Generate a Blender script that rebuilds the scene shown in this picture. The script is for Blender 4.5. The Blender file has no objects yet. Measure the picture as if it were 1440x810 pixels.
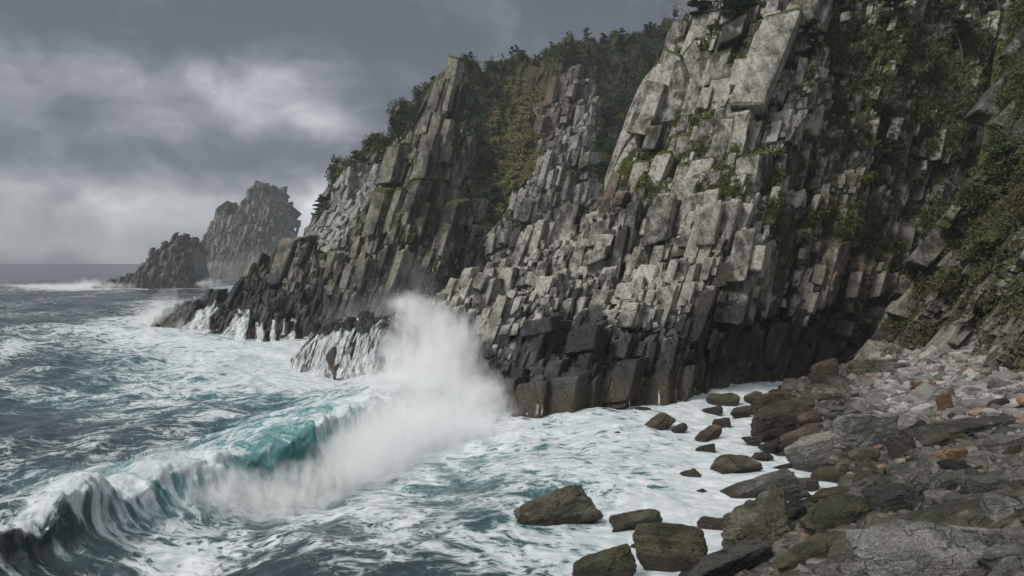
import bpy, math, time
import numpy as np
from mathutils import Vector, Euler
T0 = time.time()
rng = np.random.default_rng(7)
S = bpy.context.scene
COL = S.collection
F, CU, CV, CH = 1100.0, 720.0, 371.0, 12.0     # survey of the place: focal (px), image axis, horizon row, eye height above the sea (m)

def at(u, v, Y):                      # point of the place seen along (u, v) at distance Y
    return np.stack([(u-CU)/F*Y, Y+0*u, CH+(CV-v)/F*Y], -1)
def sea_at(u, v):
    Y = CH*F/(v-CV); return (u-CU)/F*Y, Y
def sm(a, b, x):
    t = np.clip((x-a)/(b-a), 0, 1); return t*t*(3-2*t)
def hsh(*k):
    s = 0.0
    for q, m in zip(k, (12.9898, 78.233, 37.719, 93.989)): s = s+np.asarray(q, float)*m
    x = np.sin(s)*43758.5453; return x-np.floor(x)
LAT = rng.random((64, 64, 64)).astype(np.float32)
def vnoise(P, sc=1.0):
    P = np.asarray(P, np.float64)*sc
    i = np.floor(P); f = (P-i).astype(np.float32); i = i.astype(np.int64) & 63; j = (i+1) & 63
    f = f*f*f*(f*(f*6-15)+10)
    x, y, z = f[..., 0], f[..., 1], f[..., 2]
    L = lambda a, b, c: LAT[a[..., 0], b[..., 1], c[..., 2]]
    c0 = L(i, i, i)*(1-x)+L(j, i, i)*x; c1 = L(i, j, i)*(1-x)+L(j, j, i)*x
    d0 = L(i, i, j)*(1-x)+L(j, i, j)*x; d1 = L(i, j, j)*(1-x)+L(j, j, j)*x
    return (c0*(1-y)+c1*y)*(1-z)+(d0*(1-y)+d1*y)*z
def fbm(P, sc, oct=4, g=0.5):
    s, a, t = 0, 1.0, 0
    for k in range(oct):
        s = s+a*vnoise(np.asarray(P)+17.3*k, sc); t += a; a *= g; sc *= 2.03
    return s/t*2-1
def rbf(c, q, lin=True):              # c: (K,3) x,y,val ; q: (N,2)
    c = np.asarray(c, float); s = 100.0 if np.abs(c[:, :2]).max() > 400 else 10.0
    A = np.hypot(c[:, None, 0]-c[None, :, 0], c[:, None, 1]-c[None, :, 1])/s
    Pm = np.c_[np.ones(len(c)), c[:, :2]/s]
    M = np.block([[A, Pm], [Pm.T, np.zeros((3, 3))]])
    w = np.linalg.solve(M, np.r_[c[:, 2], 0, 0, 0])
    out = w[-3]+q[:, 0]/s*w[-2]+q[:, 1]/s*w[-1]
    for k in range(len(c)): out = out+w[k]*np.hypot(q[:, 0]-c[k, 0], q[:, 1]-c[k, 1])/s
    return out
def unit(v): v = np.asarray(v, float); return v/np.linalg.norm(v)

# ---------------------------------------------------------------- meshes
def mesh(name, V, Fc, mats=(), smooth=False, midx=None, attrs=None):
    me = bpy.data.meshes.new(name); V = np.asarray(V, np.float32); Fc = np.asarray(Fc, np.int32)
    n, k = Fc.shape
    me.vertices.add(len(V)); me.vertices.foreach_set('co', V.ravel())
    me.loops.add(n*k); me.loops.foreach_set('vertex_index', Fc.ravel())
    me.polygons.add(n); me.polygons.foreach_set('loop_start', np.arange(0, n*k, k, dtype=np.int32))
    me.polygons.foreach_set('use_smooth', np.full(n, smooth, bool))
    if midx is not None: me.polygons.foreach_set('material_index', np.asarray(midx, np.int32))
    for an, (ty, d) in (attrs or {}).items():
        a = me.attributes.new(an, ty, 'POINT')
        a.data.foreach_set('color' if ty == 'FLOAT_COLOR' else ('vector' if ty == 'FLOAT_VECTOR' else 'value'), np.asarray(d, np.float32).ravel())
    me.update(calc_edges=True); me.validate()
    for m in mats: me.materials.append(m)
    return me
def link(name, me, label=None, cat=None, group=None, kind=None, parent=None, loc=None):
    o = bpy.data.objects.new(name, me); COL.objects.link(o)
    for k, v in (('label', label), ('category', cat), ('group', group), ('kind', kind)):
        if v: o[k] = v
    if parent: o.parent = parent
    if loc is not None: o.location = loc
    return o
def gridfaces(nr, nc):
    i = np.arange(nr*nc).reshape(nr, nc)
    return np.stack([i[:-1, :-1], i[1:, :-1], i[1:, 1:], i[:-1, 1:]], -1).reshape(-1, 4)

# ---------------------------------------------------------------- node helper
class NT:
    def __init__(s, name, world=False):
        if world: s.m = bpy.data.worlds.new(name)
        else: s.m = bpy.data.materials.new(name)
        s.m.use_nodes = True; s.t = s.m.node_tree; s.t.nodes.clear()
    def n(s, ty, **kw):
        nd = s.t.nodes.new('ShaderNode'+ty)
        for k, v in kw.items():
            if k[0] == '_': setattr(nd, k[1:], v)
            else:
                i = nd.inputs[int(k[1:])] if k[0] == 'i' and k[1:].isdigit() else nd.inputs[k.replace('__', ' ')]
                s.put(i, v)
        return nd
    def put(s, i, v):
        if hasattr(v, 'is_linked') or hasattr(v, 'links'): s.t.links.new(v, i)
        else: i.default_value = v
    def M(s, op, a, b=0.0, c=0.0, clamp=False):
        nd = s.t.nodes.new('ShaderNodeMath'); nd.operation = op; nd.use_clamp = clamp
        for i, v in enumerate((a, b, c)): s.put(nd.inputs[i], v)
        return nd.outputs[0]
    def VM(s, op, a, b=(0, 0, 0), out=0):
        nd = s.t.nodes.new('ShaderNodeVectorMath'); nd.operation = op
        s.put(nd.inputs[0], a)
        if op == 'SCALE': s.put(nd.inputs[3], b)
        else: s.put(nd.inputs[1], b)
        return nd.outputs[out]
    def mr(s, x, a, b, c=0.0, d=1.0, smooth=True):
        nd = s.t.nodes.new('ShaderNodeMapRange'); nd.interpolation_type = 'SMOOTHSTEP' if smooth else 'LINEAR'
        for k, v in zip(('Value', 'From Min', 'From Max', 'To Min', 'To Max'), (x, a, b, c, d)): s.put(nd.inputs[k], v)
        return nd.outputs[0]
    def mix(s, f, a, b, mode='MIX'):
        nd = s.t.nodes.new('ShaderNodeMix'); nd.data_type = 'RGBA'; nd.blend_type = mode; nd.clamp_factor = True
        s.put(nd.inputs[0], f)
        for i, v in ((6, a), (7, b)): s.put(nd.inputs[i], (*v, 1) if isinstance(v, tuple) and len(v) == 3 else v)
        return nd.outputs[2]
    def noise(s, vec, scale, detail=4, rough=0.55, dist=0.0, out=0):
        return s.n('TexNoise', Vector=vec, Scale=scale, Detail=detail, Roughness=rough, Distortion=dist).outputs[out]
    def mapv(s, vec, loc=(0, 0, 0), rot=(0, 0, 0), sc=(1, 1, 1)):
        return s.n('Mapping', Vector=vec, Location=loc, Rotation=rot, Scale=sc).outputs[0]
    def out(s, sh, vol=False):
        o = s.t.nodes.new('ShaderNodeOutputMaterial'); s.t.links.new(sh, o.inputs['Volume' if vol else 'Surface']); return s.m
    def bsdf(s, col, rough, normal=None, spec=0.4, **kw):
        b = s.t.nodes.new('ShaderNodeBsdfPrincipled')
        s.put(b.inputs['Base Color'], (*col, 1) if isinstance(col, tuple) and len(col) == 3 else col)
        s.put(b.inputs['Roughness'], rough); s.put(b.inputs['Specular IOR Level'], spec)
        if normal is not None: s.t.links.new(normal, b.inputs['Normal'])
        return b.outputs[0]
    def bump(s, h, strength=0.5, dist=0.1, normal=None):
        b = s.n('Bump', Height=h, Strength=strength, Distance=dist)
        if normal is not None: s.t.links.new(normal, b.inputs['Normal'])
        return b.outputs[0]

# ---------------------------------------------------------------- camera, light, sky
cam = bpy.data.cameras.new('camera'); co = bpy.data.objects.new('camera', cam); COL.objects.link(co)
co.location = (0, 0, CH); co.rotation_euler = (math.pi/2, 0, 0)
cam.sensor_width = 36; cam.lens = 36*F/1440; cam.shift_y = -(405-CV)/1440*1.0
cam.clip_end = 90000; cam.clip_start = 0.1
S.camera = co
S.view_settings.view_transform = 'Standard'; S.view_settings.look = 'None'
S.view_settings.exposure = 0.84; S.view_settings.gamma = 1; S.view_settings.use_curve_mapping = False
S.cycles.use_denoising = True; S.cycles.max_bounces = 14; S.cycles.diffuse_bounces = 3
S.cycles.volume_bounces = 12; S.cycles.transparent_max_bounces = 16; S.cycles.caustics_reflective = False
S.cycles.use_adaptive_sampling = True; S.cycles.adaptive_threshold = 0.02

SUN_EL, SUN_AZ = 50, -126             # sun high over the sea, to the left and behind the viewer (azimuth from +Y towards +X)
sun = bpy.data.lights.new('sun', 'SUN'); sun.energy = 1.5; sun.angle = math.radians(18); sun.color = (1, 0.96, 0.9)
so = bpy.data.objects.new('sun', sun); COL.objects.link(so)
e, a = math.radians(SUN_EL), math.radians(SUN_AZ)
sd = Vector((math.sin(a)*math.cos(e), math.cos(a)*math.cos(e), math.sin(e)))
so.rotation_euler = sd.to_track_quat('Z', 'Y').to_euler(); so.location = sd*200

def sky():
    w = NT('World', True); S.world = w.m
    d = w.n('TexCoord').outputs['Generated']
    xyz = w.n('SeparateXYZ', Vector=d)
    x, y, z = xyz.outputs
    nis = w.n('TexSky', _sky_type='NISHITA', _sun_disc=False, _sun_elevation=math.radians(SUN_EL), _sun_rotation=math.radians(SUN_AZ))
    # cloud deck: layers at a height, so the pattern thins out towards the horizon
    zz = w.M('ADD', w.M('MAXIMUM', z, 0.0), 0.22)
    p = w.n('CombineXYZ', X=w.M('DIVIDE', x, zz), Y=w.M('DIVIDE', y, zz), Z=0.0).outputs[0]
    wv = w.noise(p, 1.3, 3, 0.5, 0, 1)
    pw = w.VM('ADD', p, w.VM('SCALE', w.VM('SUBTRACT', wv, (0.5, 0.5, 0.5)), 0.55))
    n1b = w.noise(w.VM('ADD', pw, (3.1, 1.7, 0)), 1.5, 7, 0.52)
    n2b = w.noise(w.VM('ADD', pw, (9.3, 4.2, 0)), 4.0, 6, 0.55)
    dd = w.VM('ADD', w.VM('MULTIPLY', d, (1.0, 1.0, 1.9)), w.VM('SCALE', w.VM('SUBTRACT', w.noise(d, 3.0, 4, 0.55, 0, 1), (0.5, 0.5, 0.5)), 0.30))
    n1 = w.noise(dd, 3.2, 8, 0.55); n2 = w.noise(w.VM('ADD', dd, (5, 3, 1)), 9.0, 7, 0.58)
    # big light and dark banks, placed by compass direction (x/y) and elevation (z/y)
    ys = w.M('MAXIMUM', w.M('ABSOLUTE', y), 0.12)
    wa = w.VM('SUBTRACT', w.noise(d, 4.5, 5, 0.55, 0, 1), (0.5, 0.5, 0.5))
    q = w.VM('ADD', w.n('CombineXYZ', X=w.M('DIVIDE', x, ys), Y=w.M('DIVIDE', z, ys), Z=0.0).outputs[0], w.VM('SCALE', wa, 0.16))
    qx = w.n('SeparateXYZ', Vector=q).outputs
    acc = 0.22
    for (u, v, ru, rv, wt) in SKYBANKS:
        cx, cz = (u-CU)/F, (CV-v)/F
        dx = w.M('MULTIPLY', w.M('SUBTRACT', qx[0], cx), F/ru); dz = w.M('MULTIPLY', w.M('SUBTRACT', qx[1], cz), F/rv)
        r = w.M('ADD', w.M('MULTIPLY', dx, dx), w.M('MULTIPLY', dz, dz))
        g = w.M('MULTIPLY', w.M('EXPONENT', w.M('MULTIPLY', r, -1.0)), wt)
        acc = w.M('ADD', acc, g)
    front = w.mr(y, -0.1, 0.35)
    L = w.M('ADD', w.M('MULTIPLY', w.M('SUBTRACT', n1, 0.5), 0.95), w.M('MULTIPLY', w.M('SUBTRACT', n2, 0.5), 0.85))
    Lf = w.M('MAXIMUM', w.M('ADD', acc, w.M('MULTIPLY', L, w.mr(z, 0.0, 0.10, 0.25, 1.0))), 0.08)
    high = w.mr(z, 0.38, 0.75)                           # unseen sky overhead, made brighter to light the scene
    Lr = w.M('ADD', 0.38, w.M('MULTIPLY', L, 1.0))  # sky behind the viewer, likewise brightened for its light
    Lt = w.M('ADD', 0.70, w.M('MULTIPLY', L, 1.0))
    ll = w.n('Mix', _data_type='FLOAT', i0=front, i2=Lr, i3=Lf).outputs[0]
    ll = w.n('Mix', _data_type='FLOAT', i0=high, i2=ll, i3=Lt).outputs[0]
    ramp = w.n('ValToRGB', Fac=ll)
    cr = ramp.color_ramp
    cr.elements[0].position = 0.0; cr.elements[0].color = (0.055, 0.066, 0.080, 1)
    cr.elements[1].position = 1.0; cr.elements[1].color = (0.86, 0.88, 0.93, 1)
    for pos, c in ((0.22, (0.105, 0.118, 0.138)), (0.42, (0.19, 0.20, 0.222)), (0.65, (0.36, 0.365, 0.385))):
        el = cr.elements.new(pos); el.color = (*c, 1)
    boost = w.M('MAXIMUM', ll, 1.0)
    cloud = w.VM('SCALE', ramp.outputs[0], boost)
    bg1 = w.n('Background', Color=nis.outputs[0], Strength=0.05)
    bg2 = w.n('Background', Color=cloud, Strength=0.86)
    ms = w.n('MixShader', i0=0.93, i1=bg1.outputs[0], i2=bg2.outputs[0])
    o = w.t.nodes.new('ShaderNodeOutputWorld'); w.t.links.new(ms.outputs[0], o.inputs[0])
SKYBANKS = [(110, 100, 240, 60, 0.12), (355, 125, 110, 60, 0.40), (425, 180, 90, 40, 0.30), (60, 205, 330, 46, -0.16), (350, 222, 200, 26, -0.16),
            (640, 20, 330, 90, -0.18), (60, 20, 200, 50, -0.06), (250, -10, 360, 60, -0.10), (560, 130, 120, 60, -0.08), (60, 295, 420, 42, 0.34), (60, 355, 600, 26, 0.20), (430, 300, 60, 45, 0.30), (470, 190, 60, 30, 0.12), (200, 130, 130, 60, 0.10)]
sky()

# ---------------------------------------------------------------- rock
def rock_mat(name, light=(0.48, 0.46, 0.40), dark=(0.05, 0.045, 0.036), bed=(0.26, 0.0), wet=True, grain=1.0, mossc=(0.055, 0.075, 0.02), roughdark=1.0):
    m = NT(name)
    P = m.n('NewGeometry').outputs['Position']
    at_ = m.n('Attribute', _attribute_name='rk'); r, moss, wt = m.n('SeparateColor', Color=at_.outputs['Color']).outputs[:3]; rust = at_.outputs['Alpha']
    st = m.mapv(P, rot=(0, bed[0], 0), sc=(1.0*grain, 0.7*grain, 0.16*grain))   # stretched along the bedding
    n_big = m.noise(P, 0.12*grain, 5, 0.6); n_med = m.noise(P, 0.9*grain, 6, 0.65); n_fine = m.noise(P, 5.0*grain, 5, 0.7)
    n_str = m.noise(st, 1.6, 5, 0.6)
    cv = m.VM('ADD', m.mapv(P, rot=(0, bed[0], 0), sc=(1.0*grain, 1.0*grain, 0.5*grain)), m.VM('SCALE', m.noise(P, 0.7*grain, 3, 0.6, 0, 1), 0.7))
    v1 = m.n('TexVoronoi', _distance='CHEBYCHEV', Vector=cv, Scale=0.9).outputs; v2 = m.n('TexVoronoi', _distance='CHEBYCHEV', Vector=cv, Scale=2.6).outputs
    c1, c2 = m.n('SeparateColor', Color=v1['Color']).outputs[0], m.n('SeparateColor', Color=v2['Color']).outputs[0]
    jx = m.n('SeparateXYZ', Vector=m.VM('ADD', m.mapv(P, rot=(0, bed[0], 0)), m.VM('SCALE', m.VM('SUBTRACT', m.noise(P, 0.30*grain, 2, 0.5, 0, 1), (0.5, 0.5, 0.5)), 1.5/grain))).outputs
    jp = m.n('CombineXYZ', X=jx[2], Y=m.M('ADD', jx[0], m.M('MULTIPLY', jx[1], 0.25)), Z=0.0).outputs[0]
    def joints(sc, mort):
        b = m.n('TexBrick', _offset=0.37, _squash=1.6, _squash_frequency=3, Vector=jp, Color1=(0, 0, 0, 1), Color2=(1, 1, 1, 1), Mortar=(0.4, 0.4, 0.4, 1), Scale=grain/sc)
        b.inputs['Mortar Size'].default_value = mort; b.inputs['Mortar Smooth'].default_value = 0.3; b.inputs['Brick Width'].default_value = 1.9; b.inputs['Row Height'].default_value = 0.8
        return b.outputs[0], b.outputs[1]
    b1, k1 = joints(1.7, 0.022); b2, k2 = joints(0.6, 0.035)
    ckn = m.noise(P, 0.55*grain, 4, 0.65)
    crack = m.M('MAXIMUM', m.M('MULTIPLY', k1, m.mr(ckn, 0.38, 0.5)), m.M('MULTIPLY', k2, m.mr(m.noise(P, 0.8*grain, 4, 0.65), 0.48, 0.58)))
    c2 = m.M('ADD', m.M('MULTIPLY', c2, 0.4), m.M('MULTIPLY', b2, 0.6)); c1 = m.M('ADD', m.M('MULTIPLY', c1, 0.5), m.M('MULTIPLY', b1, 0.5))
    r = m.M('ADD', m.M('MULTIPLY', r, 1.25), m.M('ADD', m.M('MULTIPLY', m.M('SUBTRACT', c1, 0.5), 0.45), m.M('MULTIPLY', m.M('SUBTRACT', c2, 0.5), 0.3)))
    r = m.M('SUBTRACT', r, 0.3)
    f = m.M('ADD', m.M('MULTIPLY', r, 0.7), m.M('ADD', m.M('MULTIPLY', m.M('SUBTRACT', n_med, 0.5), 1.5), m.M('MULTIPLY', m.M('SUBTRACT', n_big, 0.5), 1.4)))
    f = m.M('ADD', f, m.M('MULTIPLY', m.M('SUBTRACT', n_str, 0.5), 1.1)); f = m.M('ADD', f, 0.25)
    c = m.mix(m.mr(f, 0.0, 1.0), dark, light)
    c = m.mix(m.mr(m.noise(P, 0.35*grain, 4, 0.6), 0.52, 0.72, 0, 0.45), c, tuple(0.75*a_+b_ for a_, b_ in zip(dark, (0.035, 0.025, 0.0))))   # brown weathering
    c = m.mix(m.M('MULTIPLY', crack, 0.07), c, (0.022, 0.02, 0.017))
    lich = m.mr(m.noise(P, 2.3*grain, 6, 0.7), 0.56, 0.66, 0, 0.6)                                        # pale lichen
    c = m.mix(m.M('MULTIPLY', lich, m.mr(f, 0.25, 0.7)), c, (0.45, 0.45, 0.40))
    c = m.mix(m.M('MULTIPLY', rust, m.mr(n_med, 0.3, 0.6, 0.25, 1.0)), c, m.mix(n_fine, (0.06, 0.038, 0.024), (0.18, 0.11, 0.065)))
    mm = m.mr(m.M('ADD', moss, m.M('MULTIPLY', m.M('SUBTRACT', m.noise(P, 1.4*grain, 5, 0.7), 0.5), 1.1)), 0.42, 0.62)
    mc = m.mix(n_fine, tuple(.6*q for q in mossc), m.mix(n_big, (mossc[0]*1.2, mossc[1]*1.35, mossc[2]), (mossc[0]*2.1, mossc[1]*1.5, mossc[2]*1.4)))
    c = m.mix(mm, c, mc)
    rough = 0.85
    if wet:
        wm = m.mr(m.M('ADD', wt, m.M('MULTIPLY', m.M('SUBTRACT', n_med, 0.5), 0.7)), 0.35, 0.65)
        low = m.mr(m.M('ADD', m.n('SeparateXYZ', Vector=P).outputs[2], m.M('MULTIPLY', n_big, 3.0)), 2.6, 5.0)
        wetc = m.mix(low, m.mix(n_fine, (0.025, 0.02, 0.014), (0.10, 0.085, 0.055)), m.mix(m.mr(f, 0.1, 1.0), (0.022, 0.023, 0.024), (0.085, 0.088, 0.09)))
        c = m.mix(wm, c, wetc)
        rough = m.mr(wm, 0, 1, 0.85, 0.42, False)
    h = m.M('MULTIPLY', n_med, 1.0); h = m.M('SUBTRACT', m.M('ADD', h, m.M('ADD', m.M('MULTIPLY', c1, 0.6), m.M('MULTIPLY', c2, 0.4))), m.M('MULTIPLY', crack, 0.9)); h = m.M('ADD', m.M('MULTIPLY', h, 1.0), m.M('ADD', m.M('MULTIPLY', n_fine, 0.35), m.M('MULTIPLY', n_str, 0.9)))
    return m.out(m.bsdf(c, rough, m.bump(h, 0.9, 0.4/grain), 0.35))

def jcell(x, seed, jit=0.38):
    k = np.floor(x); bnd = lambda q: q+jit*(2*hsh(q, seed)-1)
    b0, b1 = bnd(k), bnd(k+1)
    i = np.where(x < b0, k-1, np.where(x >= b1, k+1, k))
    lo, hi = bnd(i), bnd(i+1)
    return i, x-lo, hi-x, hi-lo
def seg_dist(u, v, line, closed=False):
    d = np.full(u.shape, 1e9); L = list(line)+([line[0]] if closed else [])
    for (a, b), (c, e) in zip(L[:-1], L[1:]):
        t = np.clip(((u-a)*(c-a)+(v-b)*(e-b))/max((c-a)**2+(e-b)**2, 1e-9), 0, 1)
        d = np.minimum(d, np.hypot(u-a-t*(c-a), v-b-t*(e-b)))
    return d
def in_poly(u, v, L):
    ins = np.zeros(u.shape, bool)
    for (a, b), (c, e) in zip(L, list(L[1:])+[L[0]]):
        if b != e: ins ^= ((b > v) != (e > v)) & (u < (c-a)*(v-b)/(e-b)+a)
    return ins
def blocks(u, v, n, mpp, bed, levels, seed, warp, calm=0.45):
    """n: outward coordinate (m) of each point of a chart (u, v); returns it cut into jointed blocks, plus a per-block tone."""
    C = np.stack([u*mpp, v*mpp, 0*u+seed], -1); s0 = levels[0][0]*mpp
    W = np.stack([fbm(C+40, 0.5/s0, 3), fbm(C+80, 0.5/s0, 3)], -1)*warp*s0*0.35/mpp
    W += np.stack([fbm(C+10, 2.5/s0, 2), fbm(C+30, 2.5/s0, 2)], -1)*warp*s0*0.07/mpp
    th, lg = bed(u, v) if callable(bed) else bed
    th, lg = np.radians(th), np.radians(lg)
    uu, vv = u+W[:, 0], v+W[:, 1]
    A = uu*np.cos(th)+vv*np.sin(th); B = -uu*np.sin(lg)-vv*np.cos(lg)
    tone = np.zeros(len(n)); mod = np.ones(len(n))
    zone = 0.35+1.1*sm(-0.35, 0.45, fbm(C+200, 0.35/s0, 3))
    for li, (wa, wb, snap, amp, tilt, crack) in enumerate(levels):
        i, l0, l1, w = jcell(A/wa, seed+li*3.7)
        sc = 0.55+0.9*hsh(i, seed+li)                            # each bed has joints of its own spacing
        j, m0, m1, w2 = jcell(B/(wb*sc)+hsh(i, seed+li+9)*7, seed+li*5.1+0.3)
        _, inv = np.unique(i*100003.0+j, return_inverse=True)
        cnt = np.bincount(inv)
        mean = lambda q: (np.bincount(inv, q)/cnt)[inv]
        h1, h2, h3 = hsh(i, j, seed+li+.1), hsh(i, j, seed+li+.5), hsh(i, j, seed+li+.9)
        t1 = (h1-.5)*2; t1 = t1*(0.4+0.9*np.abs(t1))
        da, db = (A-mean(A))*mpp, (B-mean(B))*mpp
        plane = mean(n)+mod*(da*(h2-.5)*tilt*1.5+db*(h3-.5)*tilt+t1*amp)
        n = n*(1-snap)+plane*snap
        edge = np.minimum(l0, l1)*wa*mpp; edge2 = np.minimum(m0, m1)*wb*sc*mpp
        which = hsh(np.where(l0 < l1, i, i+1), seed+li+2.2); which2 = hsh(np.where(m0 < m1, j, j+1), i, seed+li+4.2)
        cw = crack*(0.2+1.5*which**1.5)*mod; cw2 = crack*(0.1+1.1*which2)*mod
        n = n-cw*np.exp(-(edge/(0.30*cw+0.02))**2)-cw2*np.exp(-(edge2/(0.28*cw2+0.02))**2)
        tone += (hsh(i, j, seed+li+3.3)-.5)*(0.4, 0.5, 0.35, 0.2)[min(li, 3)]
        if li >= 1: mod = mod*np.where(hsh(i, j, seed+li+6.6) < calm, 0.18, 1.0)
        mod = np.clip(mod*zone**0.5, 0, 1.3)
    return n, np.clip(tone+0.5, 0, 1)

def blobs(lst, u, v):
    s = 0*u
    for (bu, bv, ru, rv, w) in lst: s = s+w*np.exp(-((u-bu)/ru)**2-((v-bv)/rv)**2)
    return s
def cube_template(xs):
    n = len(xs); idx = {}; V = []; Q = []
    def vid(a, b, c):
        k = (a, b, c)
        if k not in idx: idx[k] = len(V); V.append((xs[a], xs[b], xs[c]))
        return idx[k]
    for ax in range(3):
        for sd_ in (0, n-1):
            for p in range(n-1):
                for q in range(n-1):
                    cs = []
                    for (dp, dq) in ((0, 0), (1, 0), (1, 1), (0, 1)):
                        k = [0, 0, 0]; k[ax] = sd_; k[(ax+1) % 3] = p+dp; k[(ax+2) % 3] = q+dq; cs.append(vid(*k))
                    Q.append(cs if sd_ else cs[::-1])
    return np.array(V, float), np.array(Q)
CUBES = [cube_template([-1, -0.85, 0.0, 0.85, 1]), cube_template([-1, 0, 1])]
def block_batch(C, D, lean, yaw, pitch, seed, rag=0.11, lo=0, cut=0.30):
    """Jointed rock blocks: centres C (N,3), half sizes D (N,3: across the bed, along it, outward), lean / yaw / pitch in degrees."""
    r = np.random.default_rng(seed); N = len(C); CUBE_V, CUBE_Q = CUBES[lo]
    v = CUBE_V[None].repeat(N, 0)
    ext = (np.abs(CUBE_V) > 0.99).sum(1)
    v = v*np.where(ext >= 2, 1-0.035*(ext-1), 1.0)[None, :, None]
    cor = r.uniform(-1, 1, (N, 8, 3))*rag
    w = 0
    for k in range(8):
        sg = np.array([1 if k & 1 else -1, 1 if k & 2 else -1, 1 if k & 4 else -1])
        w = w+np.prod((1+CUBE_V*sg)/2, -1)[None, :, None]*cor[:, k, None, :]
    v = v+w+r.uniform(-1, 1, v.shape)*0.035
    v[..., 1] += v[..., 0]*r.normal(cut, 0.14, (N, 1))*(D[:, 0]/D[:, 1])[:, None]      # ends cut at a slant
    v[..., 1] += v[..., 2]*r.normal(-0.25, 0.14, (N, 1))*(D[:, 2]/D[:, 1])[:, None]
    v = v*D[:, None, :]
    th, yw, pt = np.radians(lean), np.radians(yaw), np.radians(pitch)
    e2 = np.stack([np.sin(th), np.sin(pt)*np.cos(th), np.cos(th)*np.cos(pt)], -1)
    f = np.stack([-np.sin(yw), -np.cos(yw), 0*yw], -1)
    e3 = f-(f*e2).sum(-1, keepdims=True)*e2; e3 /= np.linalg.norm(e3, axis=-1, keepdims=True)
    e1 = np.cross(e2, e3)
    P = C[:, None]+v[..., :1]*e1[:, None]+v[..., 1:2]*e2[:, None]+v[..., 2:]*e3[:, None]
    Fq = CUBE_Q[None]+(np.arange(N)*len(CUBE_V))[:, None, None]
    return P.reshape(-1, 3), Fq.reshape(-1, 4)
RELIEF = {}
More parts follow.
